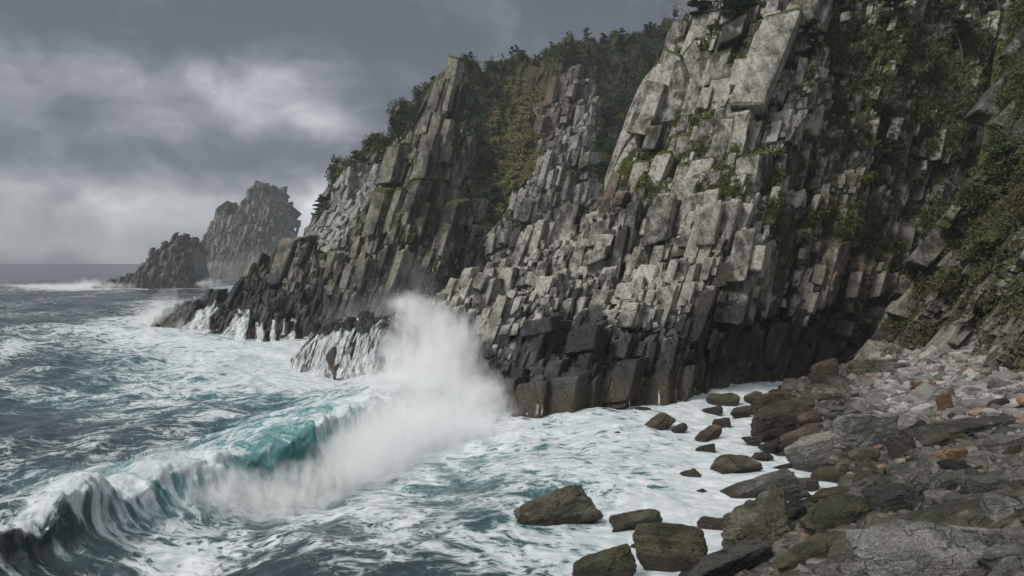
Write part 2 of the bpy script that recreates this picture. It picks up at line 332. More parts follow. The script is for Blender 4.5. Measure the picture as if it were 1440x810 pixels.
def relief(name, top, bot, ctrl, du, dv, yref, bed, en, levels, mats, seed, hand=(), stones=(), lean=14, yaw=28, pitch=12, fissures=(), moss=(), rust=(), wetz=(5, 8), darkblobs=(), back=14, backstep=2.0, fn=None, warp=1.0, mossup=0.5, rough=0.12,
           label=None, cat=None, kind=None):
    """A cliff: its crest and foot lines and a survey of distances give the body; the bedding cuts it into blocks."""
    top = np.array(top, float); bot = np.array(bot, float)
    nu = int((top[-1, 0]-top[0, 0])/du)+1
    uu = np.linspace(top[0, 0], top[-1, 0], nu)
    vt = np.interp(uu, top[:, 0], top[:, 1]); vb = np.maximum(np.interp(uu, bot[:, 0], bot[:, 1]), vt+2)
    nv = int((vb-vt).max()/dv)+1
    t = np.linspace(1, 0, nv)[:, None]
    Uf = np.repeat(uu[None], nv, 0); Vf = vt+(vb-vt)*t
    D = rbf(ctrl, np.c_[Uf.ravel(), Vf.ravel()]).reshape(Uf.shape)
    P = at(Uf, Vf, D)
    # behind the crest the ground falls away
    Pt = P[-1:]; k = np.arange(1, back+1)[:, None, None]
    Pb = Pt+np.concatenate([0*k, k*backstep, -0.35*k*backstep*(1+0.06*k)], -1)+0*Pt
    G = np.concatenate([P, Pb], 0); U = np.concatenate([Uf, np.repeat(uu[None], back, 0)]); V = np.concatenate([Vf, np.repeat(vt[None], back, 0)])
    nr, nc = U.shape
    g = G.reshape(-1, 3); u, v = U.ravel(), V.ravel()
    en = unit(en); n0 = g@en
    n1 = n0+(fn(u, v, g) if fn else 0)
    mpp = yref/F
    ju, jv = u+2.2*fbm(np.stack([u, v, 0*u], -1), 0.06, 3), v+2.2*fbm(np.stack([u, v, 0*u+9], -1), 0.06, 3)
    nb, tone = blocks(u, v, n1, mpp, bed, levels, seed, warp)
    n = nb
    for line, wd, dp in fissures:
        d = seg_dist(ju, jv, line); n = n-dp*np.exp(-(d/wd)**2)*(0.6+0.8*vnoise(np.stack([u, v, 0*u+3], -1), 0.03))
    n = n+rough*fbm(g, 1.1, 3)+0.4*rough*fbm(g, 3.7, 2)
    g = g+(n-n0)[:, None]*en
    G = g.reshape(nr, nc, 3)
    du_ = np.gradient(G, axis=1); dv_ = np.gradient(G, axis=0)
    N = np.cross(du_, dv_); N /= np.linalg.norm(N, axis=-1, keepdims=True)+1e-9
    up = N.reshape(-1, 3)[:, 2]
    ms = blobs(moss, u, v) if len(moss) else 0*u
    sl = sm(-0.1, 0.75, up)
    ms = np.clip(ms*(1-mossup+2*mossup*sl), 0, 1.2)
    wet = 1-sm(wetz[0], wetz[1], g[:, 2]+4.0*fbm(g, 0.07, 3)+2.0*fbm(g, 0.3, 2)+1.6*(tone-.5)) if wetz else 0*u
    if len(darkblobs): wet = np.clip(wet+blobs(darkblobs, u, v), 0, 1)
    rs = np.clip(blobs(rust, u, v), 0, 1) if len(rust) else 0*u
    Fs = [gridfaces(nr, nc)]; Vs = [g]; As = [np.stack([tone, ms, wet, rs], -1)]; off = len(g)
    r = np.random.default_rng(int(seed*100)); todo = []
    for (cnt, size, asp, dens, *bw) in stones:                        # loose and jointed blocks all over the face
        q = rng.integers(0, nv*nc, cnt*3)
        q = q[r.random(len(q)) < np.clip((blobs(dens, u[q], v[q]) if dens else 1.0), 0, 1)][:cnt]
        N = len(q)
        if N < 4: continue
        h = size*np.exp(r.normal(0, 0.3, N))*mpp*(D.ravel()[q]/yref)/2
        d = np.stack([h*asp*np.exp(r.normal(0, 0.3, N)), h, h*asp*np.exp(r.normal(0.35, 0.3, N))], -1)
        ow = r.uniform(-0.85, 0.05, N); jl_, jy_ = 5, 12
        if bw:                                                   # the block belongs to a bed and spans it from joint to joint
            th_ = math.radians(bed[0]); A_ = u[q]*math.cos(th_)+v[q]*math.sin(th_)+3*fbm(np.stack([u[q], v[q], 0*u[q]+seed], -1), 0.012, 2)*bw[0]*0.5
            bi, l0_, l1_, w_ = jcell(A_/bw[0], seed+bw[0]); dA = (l1_-l0_)/2*bw[0]
            lg_ = math.radians(bed[1]); fam = np.floor(bi/3); sB = size*(0.7+0.7*hsh(fam, seed+2.2))
            B_ = -u[q]*math.sin(lg_)-v[q]*math.cos(lg_)+0.25*size*(hsh(bi, seed+6.1)-.5)
            bj, m0_, m1_, wB_ = jcell(B_/sB+9*hsh(fam, seed+4.4), seed+size); dB = (m1_-m0_)/2*sB/math.cos(th_+lg_)
            un, vn = u[q]+dA*math.cos(th_)+dB*math.sin(th_), v[q]+dA*math.sin(th_)-dB*math.cos(th_)
            _, first = np.unique(bi*10007.0+bj, return_index=True)
            pick = lambda x: x[first]
            q, d, un, vn, bi, bj, w_, wB_, sB = map(pick, (q, d, un, vn, bi, bj, w_, wB_, sB)); N = len(q)
            ci = np.clip(np.round((un-uu[0])/(uu[1]-uu[0])).astype(int), 0, nc-1)
            ri = np.clip(np.round((1-(vn-vt[ci])/(vb[ci]-vt[ci]))*(nv-1)).astype(int), 0, nv-1)
            q = ri*nc+ci; m_ = mpp*(D.ravel()[q]/yref)
            d[:, 0] = w_*bw[0]*0.5*m_*r.uniform(0.88, 1.02, N); d[:, 1] = wB_*sB*0.5*m_*r.uniform(0.85, 1.04, N); d[:, 2] = d[:, 0]*np.exp(r.normal(0.5, .25, N))
            ow = -0.55+0.55*(hsh(bi, seed+1.7)-.5)+0.55*(hsh(bj, np.floor(bi/4), seed+3.1)-.5)+0.42*r.uniform(-1, 1, N)*(r.random(N) < .6); jl_, jy_ = 2.2, 6
        todo.append((q, d, ow, lean(u[q], v[q]) if callable(lean) else np.full(N, lean), jl_, jy_))
    if len(hand):
        H = np.array(hand, float)
        q = np.array([np.argmin((u[:nv*nc]-x)**2+(v[:nv*nc]-y)**2) for x, y in H[:, :2]])
        sc_ = mpp*(D.ravel()[q]/yref)[:, None]
        todo.append((q, np.c_[H[:, 2], H[:, 3], H[:, 2]*1.1]*sc_/2, H[:, 5], H[:, 4], 1, 4))
    for k, (q, d, outw, ln, jl, jy) in enumerate(todo):
        N = len(q); yw = yaw+r.normal(0, jy, N); c0 = g[q]
        c = c0+np.stack([-np.sin(np.radians(yw)), -np.cos(np.radians(yw)), 0*yw], -1)*(outw*d[:, 2])[:, None]
        bv, bq = block_batch(c, d, ln+r.normal(0, jl, N), yw, pitch+r.normal(0, jl, N), int(seed*100)+k, lo=int(np.median(d[:, 1])/mpp < 4)); CUBE_V = CUBES[int(np.median(d[:, 1])/mpp < 4)][0]
        bv = bv+0.03*fbm(bv, 1.3/(mpp*15), 2)[:, None]*mpp*15
        m_ = len(CUBE_V); t_ = np.clip(0.5+r.normal(0, 0.28, N), 0, 1).repeat(m_); qq = q.repeat(m_)
        top_ = (np.tile(CUBE_V[:, 1], N) > 0.9)
        w_ = 1-sm(wetz[0], wetz[1], bv[:, 2]+4.0*fbm(bv, 0.07, 3)+2.0*fbm(bv, 0.3, 2)+2.4*(t_-.5)) if wetz else 0*t_
        if len(darkblobs): w_ = np.clip(w_+blobs(darkblobs, u[qq], v[qq]), 0, 1)
        Vs.append(bv); Fs.append(bq+off); off += len(bv)
        mb = np.clip(blobs(moss, u[qq], v[qq])*(0.45+0.9*top_), 0, 1.2) if len(moss) else 0*t_
        As.append(np.stack([t_, mb, w_, np.clip(rs[qq]*(0.6+0.8*(t_ > .6)), 0, 1)], -1))
    me = mesh(name, np.concatenate(Vs), np.concatenate(Fs), mats, attrs={'rk': ('FLOAT_COLOR', np.concatenate(As))})
    o = link(name, me, label, cat, None, kind)
    RELIEF[name+('' if name not in RELIEF else str(len(RELIEF)))] = RELIEF['_'] = dict(G=G, U=U, V=V, N=N, moss=ms.reshape(nr, nc), nv=nv, uu=uu, vt=vt, vb=vb, obj=o)
    print(name, nr, nc, round(time.time()-T0, 1))
    return o
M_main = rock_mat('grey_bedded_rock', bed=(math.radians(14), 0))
M_brown = rock_mat('brown_gully_rock', bed=(math.radians(42), 0), light=(0.29, 0.275, 0.235), dark=(0.04, 0.036, 0.028))
M_far = rock_mat('far_grey_rock', grain=0.25, light=(0.24, 0.24, 0.22), dark=(0.07, 0.07, 0.064))
M_mid = rock_mat('bedded_rock_mid', grain=0.5, bed=(math.radians(15), 0), light=(0.27, 0.255, 0.205), dark=(0.030, 0.027, 0.020))

# main cliff over the beach
EN = (-0.16, -0.94, 0.28)
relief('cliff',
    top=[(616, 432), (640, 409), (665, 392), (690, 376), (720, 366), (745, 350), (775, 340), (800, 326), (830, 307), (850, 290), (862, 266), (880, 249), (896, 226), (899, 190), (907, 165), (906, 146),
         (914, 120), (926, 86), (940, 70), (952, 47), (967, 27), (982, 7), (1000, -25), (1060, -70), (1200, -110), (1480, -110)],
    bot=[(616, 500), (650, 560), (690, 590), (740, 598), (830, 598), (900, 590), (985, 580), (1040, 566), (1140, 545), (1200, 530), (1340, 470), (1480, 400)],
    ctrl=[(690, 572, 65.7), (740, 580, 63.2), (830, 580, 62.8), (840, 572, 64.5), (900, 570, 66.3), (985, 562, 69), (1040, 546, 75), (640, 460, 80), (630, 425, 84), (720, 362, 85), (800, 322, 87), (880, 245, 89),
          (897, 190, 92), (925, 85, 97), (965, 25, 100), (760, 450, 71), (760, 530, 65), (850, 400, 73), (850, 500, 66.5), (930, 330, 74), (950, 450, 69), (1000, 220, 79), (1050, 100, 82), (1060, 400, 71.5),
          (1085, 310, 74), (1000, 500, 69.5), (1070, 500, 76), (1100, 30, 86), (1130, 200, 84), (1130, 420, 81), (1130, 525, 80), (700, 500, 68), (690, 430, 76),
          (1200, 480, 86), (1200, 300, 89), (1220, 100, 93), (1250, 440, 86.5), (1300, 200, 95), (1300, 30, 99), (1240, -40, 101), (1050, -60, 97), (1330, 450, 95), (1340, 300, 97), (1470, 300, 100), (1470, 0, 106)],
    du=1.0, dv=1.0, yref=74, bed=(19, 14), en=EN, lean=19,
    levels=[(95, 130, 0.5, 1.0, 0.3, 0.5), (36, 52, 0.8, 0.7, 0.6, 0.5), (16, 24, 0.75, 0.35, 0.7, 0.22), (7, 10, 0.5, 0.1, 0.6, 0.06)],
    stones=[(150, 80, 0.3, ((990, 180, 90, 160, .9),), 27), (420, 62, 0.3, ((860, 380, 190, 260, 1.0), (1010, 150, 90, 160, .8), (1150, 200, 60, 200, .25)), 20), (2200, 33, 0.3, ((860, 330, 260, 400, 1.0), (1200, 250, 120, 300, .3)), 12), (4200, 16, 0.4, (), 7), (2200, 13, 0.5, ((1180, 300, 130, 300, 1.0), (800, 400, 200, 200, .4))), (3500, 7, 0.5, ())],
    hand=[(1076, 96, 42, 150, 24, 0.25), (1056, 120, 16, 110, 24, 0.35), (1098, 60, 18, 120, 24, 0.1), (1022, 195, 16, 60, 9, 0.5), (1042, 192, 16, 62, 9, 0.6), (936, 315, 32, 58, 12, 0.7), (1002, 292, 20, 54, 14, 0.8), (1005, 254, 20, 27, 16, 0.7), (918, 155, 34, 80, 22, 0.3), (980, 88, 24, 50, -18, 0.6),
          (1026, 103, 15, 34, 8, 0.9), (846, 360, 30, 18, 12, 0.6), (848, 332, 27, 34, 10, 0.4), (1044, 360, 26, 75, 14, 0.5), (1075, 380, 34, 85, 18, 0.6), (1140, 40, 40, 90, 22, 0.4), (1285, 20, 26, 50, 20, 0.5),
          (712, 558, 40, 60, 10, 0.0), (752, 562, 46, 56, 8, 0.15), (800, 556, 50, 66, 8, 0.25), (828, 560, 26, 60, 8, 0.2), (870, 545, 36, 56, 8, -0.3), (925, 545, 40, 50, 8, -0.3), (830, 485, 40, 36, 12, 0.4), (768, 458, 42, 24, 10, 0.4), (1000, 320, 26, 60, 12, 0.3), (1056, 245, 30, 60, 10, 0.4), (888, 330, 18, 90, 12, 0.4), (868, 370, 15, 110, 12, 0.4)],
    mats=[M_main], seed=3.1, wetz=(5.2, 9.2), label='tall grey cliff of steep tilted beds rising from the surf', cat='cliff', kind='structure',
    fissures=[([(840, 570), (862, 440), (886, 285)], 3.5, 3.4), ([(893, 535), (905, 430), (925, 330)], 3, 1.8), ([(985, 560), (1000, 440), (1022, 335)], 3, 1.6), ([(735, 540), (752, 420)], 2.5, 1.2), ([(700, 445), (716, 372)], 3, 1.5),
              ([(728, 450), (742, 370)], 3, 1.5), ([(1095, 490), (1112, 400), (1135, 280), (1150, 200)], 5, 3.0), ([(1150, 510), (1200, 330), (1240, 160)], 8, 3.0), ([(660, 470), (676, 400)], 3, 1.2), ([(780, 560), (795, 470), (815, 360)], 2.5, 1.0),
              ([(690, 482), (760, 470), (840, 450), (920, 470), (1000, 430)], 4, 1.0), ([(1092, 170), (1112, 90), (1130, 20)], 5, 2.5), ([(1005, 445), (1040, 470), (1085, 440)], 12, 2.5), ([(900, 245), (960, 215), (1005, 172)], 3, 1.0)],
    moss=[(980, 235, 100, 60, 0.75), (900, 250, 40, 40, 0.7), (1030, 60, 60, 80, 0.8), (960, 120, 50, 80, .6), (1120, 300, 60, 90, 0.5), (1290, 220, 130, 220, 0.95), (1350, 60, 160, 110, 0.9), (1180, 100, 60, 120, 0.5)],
    darkblobs=[(1180, 450, 40, 50, .2), (1120, 480, 40, 40, .45), (1050, 465, 50, 30, .5), (1130, 160, 12, 80, .2), (760, 430, 20, 40, .2)],  # patches of the face set darker and glossier
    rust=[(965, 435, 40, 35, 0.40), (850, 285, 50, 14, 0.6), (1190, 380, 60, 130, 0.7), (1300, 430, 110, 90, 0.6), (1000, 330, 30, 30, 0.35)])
CLIFF_MAIN = RELIEF.pop('_')
relief('headland_spire',
    top=[(240, 466), (248, 456), (256, 446), (264, 440), (300, 424), (328, 412), (345, 400), (380, 386), (405, 376), (430, 366), (485, 334), (516, 296), (540, 240), (558, 186), (588, 152), (602, 112), (609, 94),
         (615, 76), (639, 75), (641, 138), (649, 158), (650, 188), (660, 230), (662, 270), (673, 310), (676, 350), (694, 400), (720, 450)],
    bot=[(240, 470), (250, 470), (280, 488), (320, 500), (370, 497), (430, 494), (540, 520), (720, 520)],
    ctrl=[(240, 458, 157), (280, 475, 127), (320, 488, 113), (370, 485, 116), (430, 480, 121), (540, 480, 121), (650, 470, 132), (300, 415, 150), (340, 385, 150), (400, 352, 158), (400, 420, 128), (480, 300, 148), (480, 400, 130),
          (540, 220, 146), (560, 320, 131), (600, 110, 146), (630, 78, 146), (600, 220, 137), (640, 200, 141), (662, 150, 152), (672, 260, 150), (640, 330, 139), (682, 310, 152), (700, 430, 150), (600, 430, 128)],
    du=0.9, dv=0.9, yref=135, bed=(14, 14), en=EN,
    levels=[(60, 130, 0.5, 1.8, 0.3, 0.9), (24, 50, 0.78, 1.1, 0.5, 0.9), (11, 17, 0.72, 0.5, 0.6, 0.4), (5, 7, 0.5, 0.2, 0.5, 0.12)],
    stones=[(130, 74, 0.2, ((585, 230, 34, 120, 1.0), (540, 330, 60, 90, .7)), 14), (1300, 26, 0.3, ((560, 300, 90, 200, 1.0), (420, 420, 140, 70, .7)), 8), (3200, 13, 0.4, (), 5), (1500, 8, 0.5, ()), (2400, 5, 0.5, ())],
    hand=[(628, 104, 18, 84, 13, 0.2), (612, 134, 14, 70, 16, 0.0), (634, 150, 16, 90, 12, 0.1), (604, 140, 16, 90, 14, 0.2), (606, 190, 16, 90, 14, 0.4), (590, 190, 18, 80, 14, 0.4), (632, 240, 16, 90, 14, 0.1), (560, 235, 22, 60, 14, 0.4), (575, 330, 16, 120, 14, 0.5), (600, 290, 12, 100, 14, 0.3), (535, 300, 20, 70, 14, 0.5)],
    mats=[M_mid], seed=8.3, wetz=(7, 11), label='leaning grey rock spire with dark wet ledges at its foot', cat='cliff', kind='structure', back=16, backstep=2.2,
    fn=lambda u, v, g: -3.2*sm(0, 14, u-(560+80*(400-v)/325))*sm(470, 400, v),
    fissures=[([(560, 410), (600, 240), (641, 82)], 4, 3.0), ([(515, 400), (550, 290), (575, 200)], 3, 1.5), ([(600, 300), (622, 180)], 3, 1.5), ([(470, 400), (500, 330)], 3, 1.5), ([(480, 385), (540, 375), (560, 390)], 5, 1.6)],
    moss=[(560, 240, 40, 70, 0.75), (642, 200, 22, 60, 0.9), (600, 380, 60, 70, 0.7), (460, 340, 60, 60, 0.55), (520, 280, 50, 50, 0.7), (620, 110, 24, 50, 0.7), (650, 300, 30, 60, .6)])

# ---------------------------------------------------------------- the other cliffs
relief('cliff', top=[(1205, 505), (1240, 470), (1255, 440), (1275, 410), (1300, 370), (1330, 325), (1345, 295), (1365, 262), (1385, 230), (1400, 150), (1415, 60), (1430, -20), (1445, -70), (1560, -90)],
    bot=[(1205, 525), (1250, 515), (1300, 512), (1340, 508), (1440, 545), (1560, 620)],
    ctrl=[(1220, 505, 82), (1260, 460, 81), (1300, 490, 76.5), (1300, 400, 79), (1340, 420, 74), (1340, 320, 80), (1400, 350, 69), (1440, 300, 68), (1440, 480, 58), (1380, 490, 66.5), (1390, 250, 77), (1400, 200, 80), (1440, 100, 80), (1440, -20, 88), (1520, 300, 62), (1520, 500, 54), (1520, 0, 84)],
    du=1.1, dv=1.1, yref=70, bed=(40, 35), en=(-0.3, -0.9, 0.3), lean=42, yaw=25, pitch=15,
    levels=[(60, 130, 0.5, 0.7, 0.3, 0.5), (26, 52, 0.7, 0.5, 0.5, 0.45), (11, 20, 0.7, 0.25, 0.6, 0.2), (5, 8, 0.5, 0.08, 0.5, 0.06)],
    stones=[(90, 90, 0.3, (), 24), (420, 44, 0.36, (), 13), (900, 20, 0.45, (), 8), (1200, 7, 0.55, ())], mats=[M_brown], seed=5.7, wetz=None, back=4, backstep=0.7, label='brown and grey slanting rock buttress behind the pebbles on the right', cat='cliff', kind='structure',
    fissures=[([(1350, 490), (1390, 400), (1440, 330)], 5, 2.0), ([(1250, 490), (1300, 410), (1350, 330)], 4, 1.2)],
    moss=[(1420, 250, 110, 80, 1.0), (1440, 120, 80, 120, 1.0), (1360, 310, 50, 50, 0.85), (1430, 390, 60, 40, 0.45), (1400, 330, 50, 40, .6)], rust=[(1300, 470, 50, 30, 0.5), (1440, 480, 60, 40, 0.7), (1240, 480, 40, 30, 0.6)])
CLIFF_RIGHT = RELIEF.pop('_')
relief('hill', top=[(398, 372), (415, 338), (430, 297), (450, 264), (470, 228), (500, 203), (520, 183), (550, 158), (575, 133), (597, 113), (625, 98), (648, 92), (680, 84), (700, 80), (720, 78), (745, 69), (770, 59), (800, 49), (830, 39), (850, 36), (880, 32), (910, 26), (935, 19), (955, 14), (1000, -5), (1080, -40)],
    bot=[(398, 420), (700, 420), (1080, 420)],
    ctrl=[(405, 380, 172), (430, 300, 180), (470, 230, 192), (520, 185, 208), (600, 112, 240), (500, 300, 172), (560, 250, 190), (650, 92, 275), (720, 78, 295), (800, 50, 310), (900, 28, 300), (960, 12, 290), (1080, -40, 280), (690, 250, 225), (690, 380, 185), (640, 300, 200),
          (740, 200, 235), (760, 120, 270), (860, 150, 250), (880, 250, 220), (860, 380, 190), (1000, 200, 240), (730, 300, 205), (450, 400, 160)],
    du=1.5, dv=1.5, yref=220, bed=(28, 14), en=EN, levels=[(40, 80, 0.3, 1.2, 0.3, 0.5), (16, 30, 0.5, 0.9, 0.4, 0.7), (7, 12, 0.5, 0.4, 0.5, 0.3)], stones=[(320, 22, 0.3, ((465, 330, 60, 80, 1.0), (560, 250, 40, 60, 0.5)), 7), (700, 8, 0.4, ((470, 320, 60, 90, 1.0), (560, 240, 50, 60, 0.6), (700, 200, 40, 60, 0.1)), 4)], lean=28,
    mats=[rock_mat('hill_ground', grain=0.4, bed=(math.radians(15), 0), light=(0.46, 0.45, 0.41), dark=(0.15, 0.145, 0.125), wet=False, mossc=(0.06, 0.06, 0.022))], seed=12.2, wetz=None, back=10, backstep=8,
    label='steep hillside of rock, grass and dark pines behind the spire', cat='hill', kind='structure',
    moss=[(560, 170, 60, 50, 0.9), (680, 120, 70, 60, 1.0), (700, 220, 50, 120, 1.0), (850, 200, 130, 200, 1.1), (950, 80, 120, 120, 1.1), (470, 250, 26, 26, 0.55), (520, 205, 30, 30, .8), (500, 330, 30, 60, 0.2), (760, 330, 60, 90, 0.8)], mossup=0.25)
def outcrop(name, top, bot, Y0, slope, seed, label, rust=(), moss=(), mats=None, px=1.3, bedang=(14, 18), st=1.0, wetz=None, lean=14, cat='rock', kind='structure', bulge=6, bd=1.0):
    t = np.array(top, float); c = (t[0, 0]+t[-1, 0])/2; w = (t[-1, 0]-t[0, 0])/2; vb = max(b for _, b in bot); vt = t[:, 1].min()
    ct = [(c+k*w, vb+(vt-vb)*h, Y0+slope*h+bulge*k*k) for k in (-1, 0, 1) for h in (0, 0.5, 1)]
    a = w*(vb-vt)/15000
    return relief(name, top=top, bot=bot, ctrl=ct, du=px, dv=px, yref=Y0+slope/2, bed=bedang, en=EN, lean=lean,
        levels=[(50*st, 90*st, 0.4, 0.02*Y0*st*.5, 0.3, 0.004*Y0*min(1, bd*2)), (20*st, 34*st, 0.75*min(1, bd+.3), 0.012*Y0*st*.6, 0.5, 0.004*Y0*st), (9*st, 13*st, 0.7, 0.005*Y0*st*.7, 0.6, 0.002*Y0*st)],
        stones=[(int(50*a*bd*(bd > .3)/st**2), 56*st, 0.35, (), 19*st), (int(220*a*bd*(bd > .3)/st**2), 30*st, 0.42, (), 11*st), (int(600*a*bd/st**2), 13*st, 0.5, (), 6*st), (int(300*a*bd/st**2), 8*st, 0.5, ())], mats=mats or [M_mid], seed=seed, wetz=wetz, back=8, backstep=0.03*Y0, rust=rust, moss=moss, label=label, cat=cat, kind=kind, rough=0.002*Y0)
M_rib = rock_mat('pale_rib_rock', grain=0.4, bed=(math.radians(15), 0), light=(0.42, 0.41, 0.37), dark=(0.08, 0.075, 0.062))
outcrop('rock_rib', [(655, 410), (672, 368), (682, 333), (700, 303), (725, 266), (745, 236), (765, 209), (790, 176), (812, 154), (825, 137), (832, 152), (828, 192), (824, 217), (830, 262), (862, 320)], [(655, 420), (862, 420)], 160, 12, 21.4,
    'pale knobbly rock rib below the pines in the gully', moss=[(720, 290, 30, 40, 0.5), (800, 200, 30, 60, 0.35), (700, 350, 30, 40, 0.4)], st=0.5, px=1.0, mats=[M_rib])
outcrop('rock_outcrop', [(712, 232), (722, 202), (735, 172), (748, 150), (765, 128), (783, 98), (797, 78), (806, 79), (816, 98), (826, 108), (834, 132), (840, 165)], [(712, 240), (840, 200)], 232, 22, 25.1,
    'rust-stained rock outcrop high on the wooded hillside', mats=[M_rib], rust=[(775, 165, 34, 40, 1.0), (800, 110, 20, 30, 0.3)], moss=[(735, 200, 20, 30, 0.5)], st=0.55, px=1.0)
outcrop('sea_stack', [(a_-7, b_) for a_, b_ in [(268, 396), (276, 372), (283, 345), (292, 322), (300, 305), (310, 286), (317, 271), (325, 275), (331, 299), (337, 286), (343, 276), (348, 262), (356, 250), (364, 249), (372, 248), (380, 246), (387, 254), (393, 268), (399, 284), (404, 302), (409, 322), (414, 336), (420, 360), (428, 400)]], [(261, 398), (424, 404)], 615, 40, 31.7,
    'tall grey sea stack with a split summit far offshore', moss=[(315, 290, 14, 16, 1.0), (362, 268, 26, 22, 0.5)], mats=[M_far], st=0.26, px=0.7, wetz=(5, 12), lean=8, kind=None, cat='sea stack', bulge=30, bd=0.31)
outcrop('sea_stack', [(a_-9, b_) for a_, b_ in [(128, 405), (140, 404), (160, 400), (172, 391), (190, 383), (203, 369), (215, 356), (218, 345), (226, 340), (232, 336), (242, 334), (247, 323), (254, 320), (262, 324), (270, 332), (277, 345), (275, 372), (272, 390), (286, 399), (292, 404)]], [(117, 407), (284, 409)], 375, 16, 37.9,
    'low dark sea stack with a stepped left side, nearest the open horizon', mats=[rock_mat('dark_stack_rock', grain=0.35, light=(0.15, 0.145, 0.135), dark=(0.045, 0.044, 0.042))], st=0.28, px=0.7, wetz=(4, 8), lean=12, kind=None, cat='sea stack', bulge=14, bd=0.4)
outcrop('ledge_rock', [(405, 520), (418, 492), (432, 474), (450, 458), (478, 448), (500, 441), (530, 440), (560, 446), (590, 470), (600, 510)], [(405, 534), (470, 545), (600, 535)], 81, 4, 41.3,
    'low black rock washed by white cascades beside the bursting spray', mats=[M_main], st=0.6, px=1.0, wetz=(20, 30), lean=-18, kind=None, cat='rock', bulge=5)

RELIEF.pop('_')
# ---------------------------------------------------------------- beach
def pz(u, v, Y): return ((u-CU)/F*Y, Y, CH+(CV-v)/F*Y)
BC = [(*sea_at(u, v), 0.0) for u, v in ((985, 775), (1060, 738), (1120, 702), (1188, 676), (1120, 640), (1090, 612), (1062, 578), (1040, 550))]
BC += [pz(*k) for k in ((1440, 515, 60), (1380, 490, 67), (1300, 492, 77), (1240, 490, 82), (1205, 505, 83), (1140, 525, 79), (1300, 550, 61), (1400, 560, 49), (1440, 650, 30), (1300, 650, 35), (1200, 620, 46), (1440, 815, 17.5),
        (1300, 815, 19.0), (1190, 815, 21.5), (1090, 815, 26.5), (1300, 730, 26), (1560, 515, 56), (1560, 700, 25))]
BC += [(-5, 20, -5), (3.5, 30.5, -0.6), (-3, 34, -3), (7, 45, -1.6), (12, 55, -1.4), (9, 66, -2), (0, 45, -3.5), (12, 6, 7.5), (25, 6, 9.5), (-4, 6, -2), (30, 20, 8)]
BC = np.array(BC)
def beach_z(x, y):
    sh = np.shape(x); return rbf(BC, np.c_[np.ravel(x), np.ravel(y)], True).reshape(sh)
bx, by = np.meshgrid(np.arange(-6, 62, 0.28), np.arange(4, 97, 0.28))
bz = beach_z(bx, by)
bp = np.stack([bx, by, bz], -1).reshape(-1, 3)
bp[:, 2] += 0.16*fbm(bp, 0.5, 4)-0.12
m = NT('beach_ground'); P = m.n('NewGeometry').outputs['Position']
c = m.mix(m.noise(P, 3.0, 6, 0.7), (0.012, 0.011, 0.009), (0.07, 0.062, 0.05))
beach = link('beach', mesh('beach', bp, gridfaces(*bx.shape), [m.out(m.bsdf(c, 0.6, m.bump(m.noise(P, 5, 6, 0.7), 1.0, 0.2)))], True), 'rough shingle beach sloping from the foot of the cliff into the sea', 'beach', None, 'structure')
def ray_beach(u, v):
    """the point of the beach (or of the water, where that is higher) seen along (u, v)"""
    Y = np.linspace(12, 100, 1500); x = (u-CU)/F*Y; z = CH+(CV-v)/F*Y
    g = np.maximum(beach_z(x, Y), -0.15); k = np.argmax(z <= g)
    return x[k], Y[k], g[k]

# ---------------------------------------------------------------- sea
CREST = np.array([(0, 715, 2.6), (140, 662, 2.7), (215, 640, 2.7), (300, 627, 2.6), (370, 606, 2.7), (440, 580, 2.6), (520, 550, 2.1), (600, 525, 1.7), (660, 512, 1.0)], float)
CP = []
for u, v, h in CREST:
    Y = (CH-h)*F/(v-CV); CP.append(((u-CU)/F*Y, Y, h))
CP = np.array(CP); CP = np.vstack([CP[0]+(CP[0]-CP[1])*1.6, CP]); CP[0, 2] = 2.2
CREST2 = []
for u, v, h in ((-60, 512, 0.5), (40, 468, 1.0), (90, 462, 1.2), (150, 460, 1.2), (230, 470, 0.9), (320, 486, 0.4)):
    Y = (CH-h)*F/(v-CV); CREST2.append(((u-CU)/F*Y, Y, h))
CREST2 = np.array(CREST2)
def crest_st(X, Y, C):
    best = np.full(X.shape, 1e9); t = np.zeros(X.shape); s = np.zeros(X.shape); h = np.zeros(X.shape); L = 0; end = np.zeros(X.shape)
    for a, b in zip(C[:-1], C[1:]):
        d = b[:2]-a[:2]; ln = np.hypot(*d); d = d/ln
        q = np.clip((X-a[0])*d[0]+(Y-a[1])*d[1], 0, ln)
        px_, py_ = X-a[0]-q*d[0], Y-a[1]-q*d[1]; ds = np.hypot(px_, py_); k = ds < best
        best = np.where(k, ds, best); t = np.where(k, np.sign(px_*d[1]-py_*d[0])*ds, t); s = np.where(k, L+q, s); h = np.where(k, a[2]+(b[2]-a[2])*q/ln, h); L += ln
    return s, t, h
vs = CV+np.concatenate([[0.25, 0.5, 0.8, 1.2, 1.7, 2.3, 3, 3.8, 4.6, 5.5, 6.5], np.arange(7.5, 700, 0.75)])
us = np.arange(-320, 1260, 1.5)
SU, SV = np.meshgrid(us, vs)
SX, SY = sea_at(SU, SV); X0, Y0 = SX.copy(), SY.copy()
p3 = np.stack([X0, Y0, 0*X0], -1); near = lambda r: 1-sm(0.5*r, r, Y0)
wv = fbm(p3, 0.05, 2)*3.0
sw = np.sin((X0*0.75-Y0*0.45)*0.22+wv)*0.35*near(900)
rg = lambda P, sc, o: 1-2*np.abs(fbm(P, sc, o))
ps = np.stack([X0*1.0, Y0*0.75, 0*X0+5], -1)
chop = (rg(ps, 0.10, 3)-0.6)*0.75*near(700)+fbm(ps, 0.30, 3)*0.42*near(260)+fbm(ps, 0.9, 3)*0.16*near(120)
shel = sm(-12, 4, X0)*near(75)                                  # calmer broken water inside the breaker
chop = chop*(1-0.45*shel)
Z = sw+chop
s1, t1, h1 = crest_st(X0, Y0, CP)
